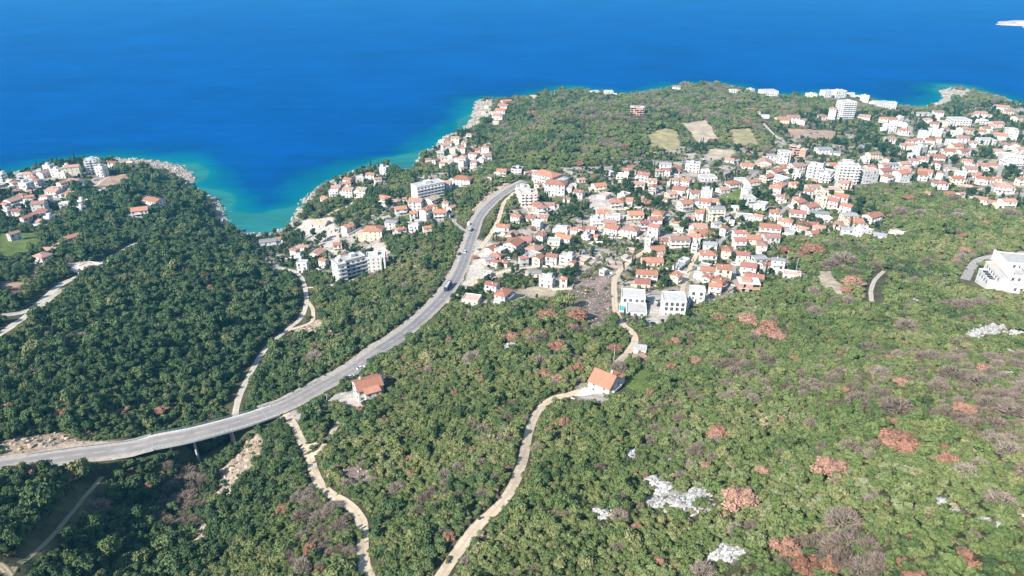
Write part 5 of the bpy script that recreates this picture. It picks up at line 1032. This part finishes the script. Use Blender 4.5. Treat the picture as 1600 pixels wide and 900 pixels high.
# ------------------------------------------------------------------ vehicles
def paint(name, c): m, nt, b = nodes_of(name, .35, .5); b.inputs['Base Color'].default_value = (*c, 1); return m
PAINT = {k: paint('car_paint_' + k, c) for k, c in {'white': (.72, .72, .71), 'dark': (.025, .028, .035), 'silver': (.42, .43, .44), 'red': (.32, .03, .025), 'blue': (.03, .07, .20)}.items()}
m_tyre = paint('tyre', (.02, .02, .02)); m_cglass = paint('car_glass', (.02, .025, .03))
def prism(prof, w0, w1):
    """side profile (y, z) swept across, narrower above"""
    mb = MB(); zmin = min(z for y, z in prof); zmax = max(z for y, z in prof); n = len(prof); P_ = []
    for s in (-1, 1):
        for y, z in prof: t = (z - zmin) / (zmax - zmin); P_.append((s * (w0 + (w1 - w0) * t), y, z))
    mb.add(P_, [tuple(range(n))[::-1], tuple(range(n, 2 * n))] + [(k, (k + 1) % n, n + (k + 1) % n, n + k) for k in range(n)]); return mb
WHEEL = MB(); WHEEL.tube((-.11, 0, 0), (.11, 0, 0), .33, .33, 12); WHEEL.tube((-.115, 0, 0), (.115, 0, 0), .18, .18, 8); WHEELM = WHEEL.mesh('wheel', [m_tyre])
BODY = prism([(-2.1, .3), (2.1, .3), (2.12, .62), (2.0, .88), (.9, .95), (-1.5, .98), (-2.08, .9), (-2.15, .6)], .86, .82)
CABIN = prism([(1.15, .93), (.45, 1.40), (-1.0, 1.43), (-1.75, .95)], .80, .62); ROOFP = prism([(.42, 1.385), (-1.0, 1.415), (-1.0, 1.46), (.40, 1.43)], .63, .60)
MESHC = {c: (BODY.mesh('body', [PAINT[c]]), ROOFP.mesh('roof_panel', [PAINT[c]])) for c in PAINT}; CABM = CABIN.mesh('windows', [m_cglass])
VBODY = prism([(-2.6, .35), (2.6, .35), (2.6, .95), (1.9, 1.2), (1.4, 2.1), (-2.55, 2.2), (-2.65, .6)], .95, .88); VGL = prism([(1.96, 1.22), (1.52, 1.95), (.9, 1.96), (.9, 1.24)], .955, .915)
def heading(u, v, path):
    p = hit(u, v, .5); i = int(np.argmin(np.hypot(path[:, 0] - p[0], path[:, 1] - p[1]))); a, c = path[max(0, i - 2)], path[min(len(path) - 1, i + 2)]; return math.atan2(c[1] - a[1], c[0] - a[0]) - math.pi / 2, path[i]
def car(u, v, col, label, yaw=None, path=None, lane=0, cls='car'):
    p = hit(u, v, .5)
    if path is not None:
        yaw, q = heading(u, v, path); p = np.array([q[0] + math.cos(yaw) * lane, q[1] + math.sin(yaw) * lane, q[2] + .17])
    else: p[2] = float(zat(p[0], p[1])) + .12
    e = empty('parked_car' if path is None else ('van' if cls == 'van' else 'car'), p, yaw); tag(e, label, 'van' if cls == 'van' else 'car', 'cars in view')
    if cls == 'van': obj('body', VBODYM, e); obj('windows', VGLM, e); ws = ((-.84, 1.75), (.84, 1.75), (-.84, -1.7), (.84, -1.7))
    else: obj('body', MESHC[col][0], e); obj('windows', CABM, e); obj('roof_panel', MESHC[col][1], e); ws = ((-.78, 1.35), (.78, 1.35), (-.78, -1.3), (.78, -1.3))
    for x, y in ws: o = obj('wheel', WHEELM, e); o.location = (x, y, .33)
    return e
VBODYM = VBODY.mesh('body', [PAINT['white']]); VGLM = VGL.mesh('windows', [m_cglass])
car(741, 359, 'dark', 'dark car driving on the main road past the white van', path=mp3, lane=-1.6)
car(731, 394, 'white', 'white car driving on the main road beside the gravel verge', path=mp3, lane=-1.5)
car(723, 397, 'dark', 'small dark car stopped on the verge left of the white car', path=mp3, lane=-5.2)
car(735, 350, 'white', 'white van parked on the gravel verge by the road', path=mp3, lane=-6.0, cls='van')
bus_yaw, bq = heading(703, 449, mp3); e = empty('bus', (bq[0] - math.cos(bus_yaw) * 1.3, bq[1] - math.sin(bus_yaw) * 1.3, bq[2] + .17), bus_yaw); tag(e, 'long dark coach driving along the main road', 'bus')
prism([(-5.9, .35), (5.9, .35), (5.95, 1.2), (5.75, 3.05), (-5.8, 3.1), (-5.95, 1.2)], 1.25, 1.2).build('body', [paint('coach_paint', (.03, .04, .06))], e); prism([(-5.5, 1.5), (5.5, 1.5), (5.4, 2.6), (-5.4, 2.6)], 1.262, 1.242).build('windows', [m_cglass], e)
prism([(-4.8, 3.1), (4.6, 3.1), (4.3, 3.3), (-4.5, 3.3)], .8, .7).build('roof_unit', [PAINT['silver']], e)
for x, y in ((-1.1, 3.8), (1.1, 3.8), (-1.1, -3.6), (1.1, -3.6)): o = obj('wheel', WHEELM, e); o.location = (x, y, .45); o.scale = (1.3, 1.4, 1.4)
for u, v, col, yw, lab in ((572, 629, 'dark', -60, 'dark car parked below the terrace of the roadside villa'), (564, 575, 'white', -55, 'white car parked at the roadside behind the orange-roofed villa'), (548, 589, 'silver', -50, 'silver car parked beside the round bush near the roadside villa'), (730, 456, 'dark', -40, 'dark car parked on the terrace below the main road'), (817, 463, 'dark', 60, 'dark car parked in the beige dirt yard'),
    (829, 406, 'blue', 80, 'blue car parked between the orange-roofed houses by the road'), (1533, 441, 'dark', 40, 'dark car parked on the hotel drive'), (1267, 209, 'blue', 70, 'blue car parked on the pink sand lot'), (1276, 207, 'dark', 60, 'dark car parked at the edge of the pink sand lot'), (1485, 268, 'dark', 80, 'dark car parked on the street at the right of town'), (1519, 289, 'red', 20, 'red car parked by the lower right town street'), (1529, 286, 'white', 30, 'white car parked by the lower right town street'),
    (915, 396, 'blue', 70, 'blue car parked beside the ruin left of the rubble field'), (795, 404, 'white', 10, 'leftmost of three cars in the yard by the main road'), (803, 402, 'silver', 15, 'middle one of three cars in the yard by the main road'), (811, 401, 'dark', 10, 'rightmost of three cars in the yard by the main road'), (1085, 388, 'dark', -20, 'dark car parked at the street corner in mid town'), (1146, 412, 'white', 5, 'white car parked on the street below mid town'), (748, 390, 'silver', -25, 'silver car parked on the pale lot beside the road'), (1027, 470, 'silver', -30, 'silver car parked between the two modern white villas'), (1030, 476, 'dark', -30, 'dark car parked between the two modern white villas'), (420, 424, 'white', 30, 'white car parked on the pale lot behind the cove'), (490, 358, 'dark', 60, 'dark car parked behind the cove beach'), (672, 318, 'blue', 40, 'blue car parked below the white hotel'), (1420, 264, 'silver', 70, 'silver car parked on the upper town street'), (1100, 249, 'white', 30, 'white car parked beside the beige yard')): car(u, v, col, lab, yaw=math.radians(yw))

# ------------------------------------------------------------------ rocks
m_lime = simple_mat('limestone', (.42, .405, .38), .35, 1.4, .9, .15, .12, stains=(.22, .205, .18)); m_rub = simple_mat('rubble_stone', (.36, .28, .24), .4, 1.2, .9, .15, .5); m_shore = simple_mat('shore_limestone', (.36, .32, .27), .3, .5, .9, .2, .2, stains=(.30, .25, .2))
def rock_geo(rng, sub=2):
    v, f = (ICO1 if sub == 1 else ICO2); v = v.copy(); 
    for k in range(5): n = rng.normal(size=3); n /= np.linalg.norm(n); c = rng.uniform(.45, .85); dd = v @ n; v = v - np.maximum(dd - c, 0)[:, None] * n
    v = v * (1 + .10 * rng.normal(size=(len(v), 1))) * np.array([1, rng.uniform(.6, 1), rng.uniform(.5, .9)]); return v, f
ROCKM = [np_mesh('stone', *[(a, [b_]) for a, b_ in [rock_geo(np.random.default_rng(900 + k), 1)]][0], [m_rub]) for k in range(6)]
SHOREM = [np_mesh('boulder', *[(a, [b_]) for a, b_ in [rock_geo(np.random.default_rng(950 + k), 2)]][0], [m_shore]) for k in range(6)]
m_tan = simple_mat('tan_rock', (.38, .30, .22), .4, .6, .9, .15, .3, stains=(.24, .16, .10)); TANM = [np_mesh('tan_boulder', *[(a, [b_]) for a, b_ in [rock_geo(np.random.default_rng(970 + k), 2)]][0], [m_tan]) for k in range(6)]
byp = {}
for u, v, a, b_ in ROCKS_PX: byp.setdefault(place_of(u, v), []).append((u, v, a, b_))
for pl, L_ in byp.items():
    L_.sort()
    for k, (u, v, a, b_) in enumerate(L_):
        c0 = hit(u, v); D = float(project(c0)[2]); V_, F_ = [], []; nv = 0; rng = np.random.default_rng(int(u * 7 + v)); n_ = int(np.clip(a * b_ / 7.0, 8, 130))
        for q in range(n_):
            r = math.sqrt(rng.uniform(0, 1)); t = rng.uniform(0, 6.28); p = hit(u + r * a * .58 * math.cos(t), v + r * b_ * .58 * math.sin(t)); s = rng.uniform(.5, 1.25) * (1.25 - .5 * r) * min(1.2, D / 190)
            rv, rf = rock_geo(rng, 1); an = rng.uniform(-.5, .5) + .6; R_ = np.array([[math.cos(an), -math.sin(an), 0], [math.sin(an), math.cos(an), 0], [0, 0, 1]]); V_.append((rv * np.array([s * 1.5, s * .8, s * rng.uniform(.7, 1.5)])) @ R_.T + p - c0 + np.array([0, 0, .1])); F_.append(rf + nv); nv += len(rv)
        lab = f"pale limestone outcrop among the trees {pl}" if len(L_) == 1 else f"{ordinal(k)} from left of the limestone outcrops {pl}"
        o = obj('rock_outcrop', np_mesh('rock_outcrop', np.concatenate(V_), [np.concatenate(F_)], [m_lime])); o.location = tuple(map(float, c0)); tag(o, lab, 'rock', f'limestone outcrops {pl}')
def mask_points(mask, dens, seed):
    j, i = np.where(mask); rng = np.random.default_rng(seed); k = rng.random(len(i)) < dens * RES * RES; n_ = k.sum(); x = XS[i[k]] + rng.uniform(-1.25, 1.25, n_); y = YS[j[k]] + rng.uniform(-1.25, 1.25, n_); return x, y, rng
def stones(name, mask, dens, s0, s1, meshes, label, seed):
    x, y, rng = mask_points(mask, dens, seed); s = np.exp(rng.uniform(np.log(s0), np.log(s1), len(x))); scatter(name, np.c_[x, y, zat(x, y) + s * .1], rng.uniform(0, 6.28, len(x)), np.c_[s, s * rng.uniform(.7, 1.2, len(x)), s], rng.integers(0, len(meshes), len(x)), [(m, None) for m in meshes], label)
vis = (U > -150) & (U < 1750) & (V < 980)
stones('rubble', RUBBLE & vis & ~ROADMASK, .30, .18, .8, ROCKM, 'loose pinkish stone rubble covering the cleared field', 11)
stones('shore_rocks', (COASTROCK | ((SD > -5) & (SD < 4))) & vis & (rocky > .36), .06, .6, 2.5, SHOREM, 'pale boulders lining the shore', 12)
stones('loose_stones', (CUT | EROD) & vis & ~ROADMASK, .16, .3, 1.7, TANM, 'loose pale stones on the cut banks and eroded slopes', 13)
stones('town_clutter', TOWN & vis & ~ROADMASK & ~HOUSEMASK & (DD < 700), .016, .3, 1.0, ROCKM, 'heaps of stones and clutter between the houses', 14)

# ------------------------------------------------------------------ garden walls between the plots
gw = []
for h in HL:
    rng = random.Random(h['seed'] + 5)
    if h['D'] < 640 and rng.random() < .42: gw.append((h, rng))
byp = {}
for h, rng in gw: byp.setdefault(h['place'], []).append((h, rng))
for pl, L_ in byp.items():
    L_.sort(key=lambda t: t[0]['u'])
    for k, (h, rng) in enumerate(L_):
        a, b_ = h['L'] / 2 + rng.uniform(2, 4.5), h['d'] / 2 + rng.uniform(4.2, 7); c, s = math.cos(h['yaw']), math.sin(h['yaw']); sg = rng.choice([-1, 1]); pts = [(-a, -b_), (a, -b_), (a * 1, b_ * rng.uniform(-.4, .8))]; pts = [(x * sg, y) for x, y in pts]
        mb = MB(); o = np.array([h['x'], h['y'], h['z']])
        for (x0, y0), (x1, y1) in zip(pts[:-1], pts[1:]):
            n_ = max(1, int(math.hypot(x1 - x0, y1 - y0) / 2.5)); 
            for q in range(n_):
                A_ = np.array([x0 + (x1 - x0) * q / n_, y0 + (y1 - y0) * q / n_]); B2 = np.array([x0 + (x1 - x0) * (q + 1) / n_, y0 + (y1 - y0) * (q + 1) / n_]); w_a = [o[0] + c * A_[0] - s * A_[1], o[1] + s * A_[0] + c * A_[1]]; w_b = [o[0] + c * B2[0] - s * B2[1], o[1] + s * B2[0] + c * B2[1]]
                z = max(float(zat(*w_a)), float(zat(*w_b))) - o[2]; dv = np.array([w_b[0] - w_a[0], w_b[1] - w_a[1]]); dv /= np.hypot(*dv); nn = np.array([-dv[1], dv[0]]) * .14
                p_ = [np.array(w_a) - nn, np.array(w_b) - nn, np.array(w_b) + nn, np.array(w_a) + nn]; mb.add([(t[0] - o[0], t[1] - o[1], z - 1.6) for t in p_] + [(t[0] - o[0], t[1] - o[1], z + 1.05) for t in p_], [(0, 1, 5, 4), (1, 2, 6, 5), (2, 3, 7, 6), (3, 0, 4, 7), (4, 5, 6, 7)])
        ob = mb.build('garden_wall', [rng.choice([m_conc, M_WALL['white'], M_WALL['sand'], M_WALL['stone']])]); ob.location = tuple(map(float, o)); ob['kind'] = 'thing'; tag(ob, f"low garden wall {pl}" if len(L_) == 1 else f"{ordinal(k)} from left of the low garden walls {pl}", 'garden wall', f'garden walls {pl}')

# ------------------------------------------------------------------ the air
hz = MB(); hz.box(-9600, 9600, -300, 11700, -40, 290); HM = bpy.data.materials.new('haze'); HM.use_nodes = True; nt = HM.node_tree; nt.nodes.remove(nt.nodes['Principled BSDF']); pv = nt.nodes.new('ShaderNodeVolumePrincipled'); pv.inputs['Color'].default_value = (.12, .60, 1.0, 1); pv.inputs['Density'].default_value = .000085; pv.inputs['Anisotropy'].default_value = .0
nt.links.new(pv.outputs[0], nt.nodes['Material Output'].inputs['Volume']); tag(hz.build('haze', [HM]), kind='stuff')
print('Z range', Z.min(), Z.max())
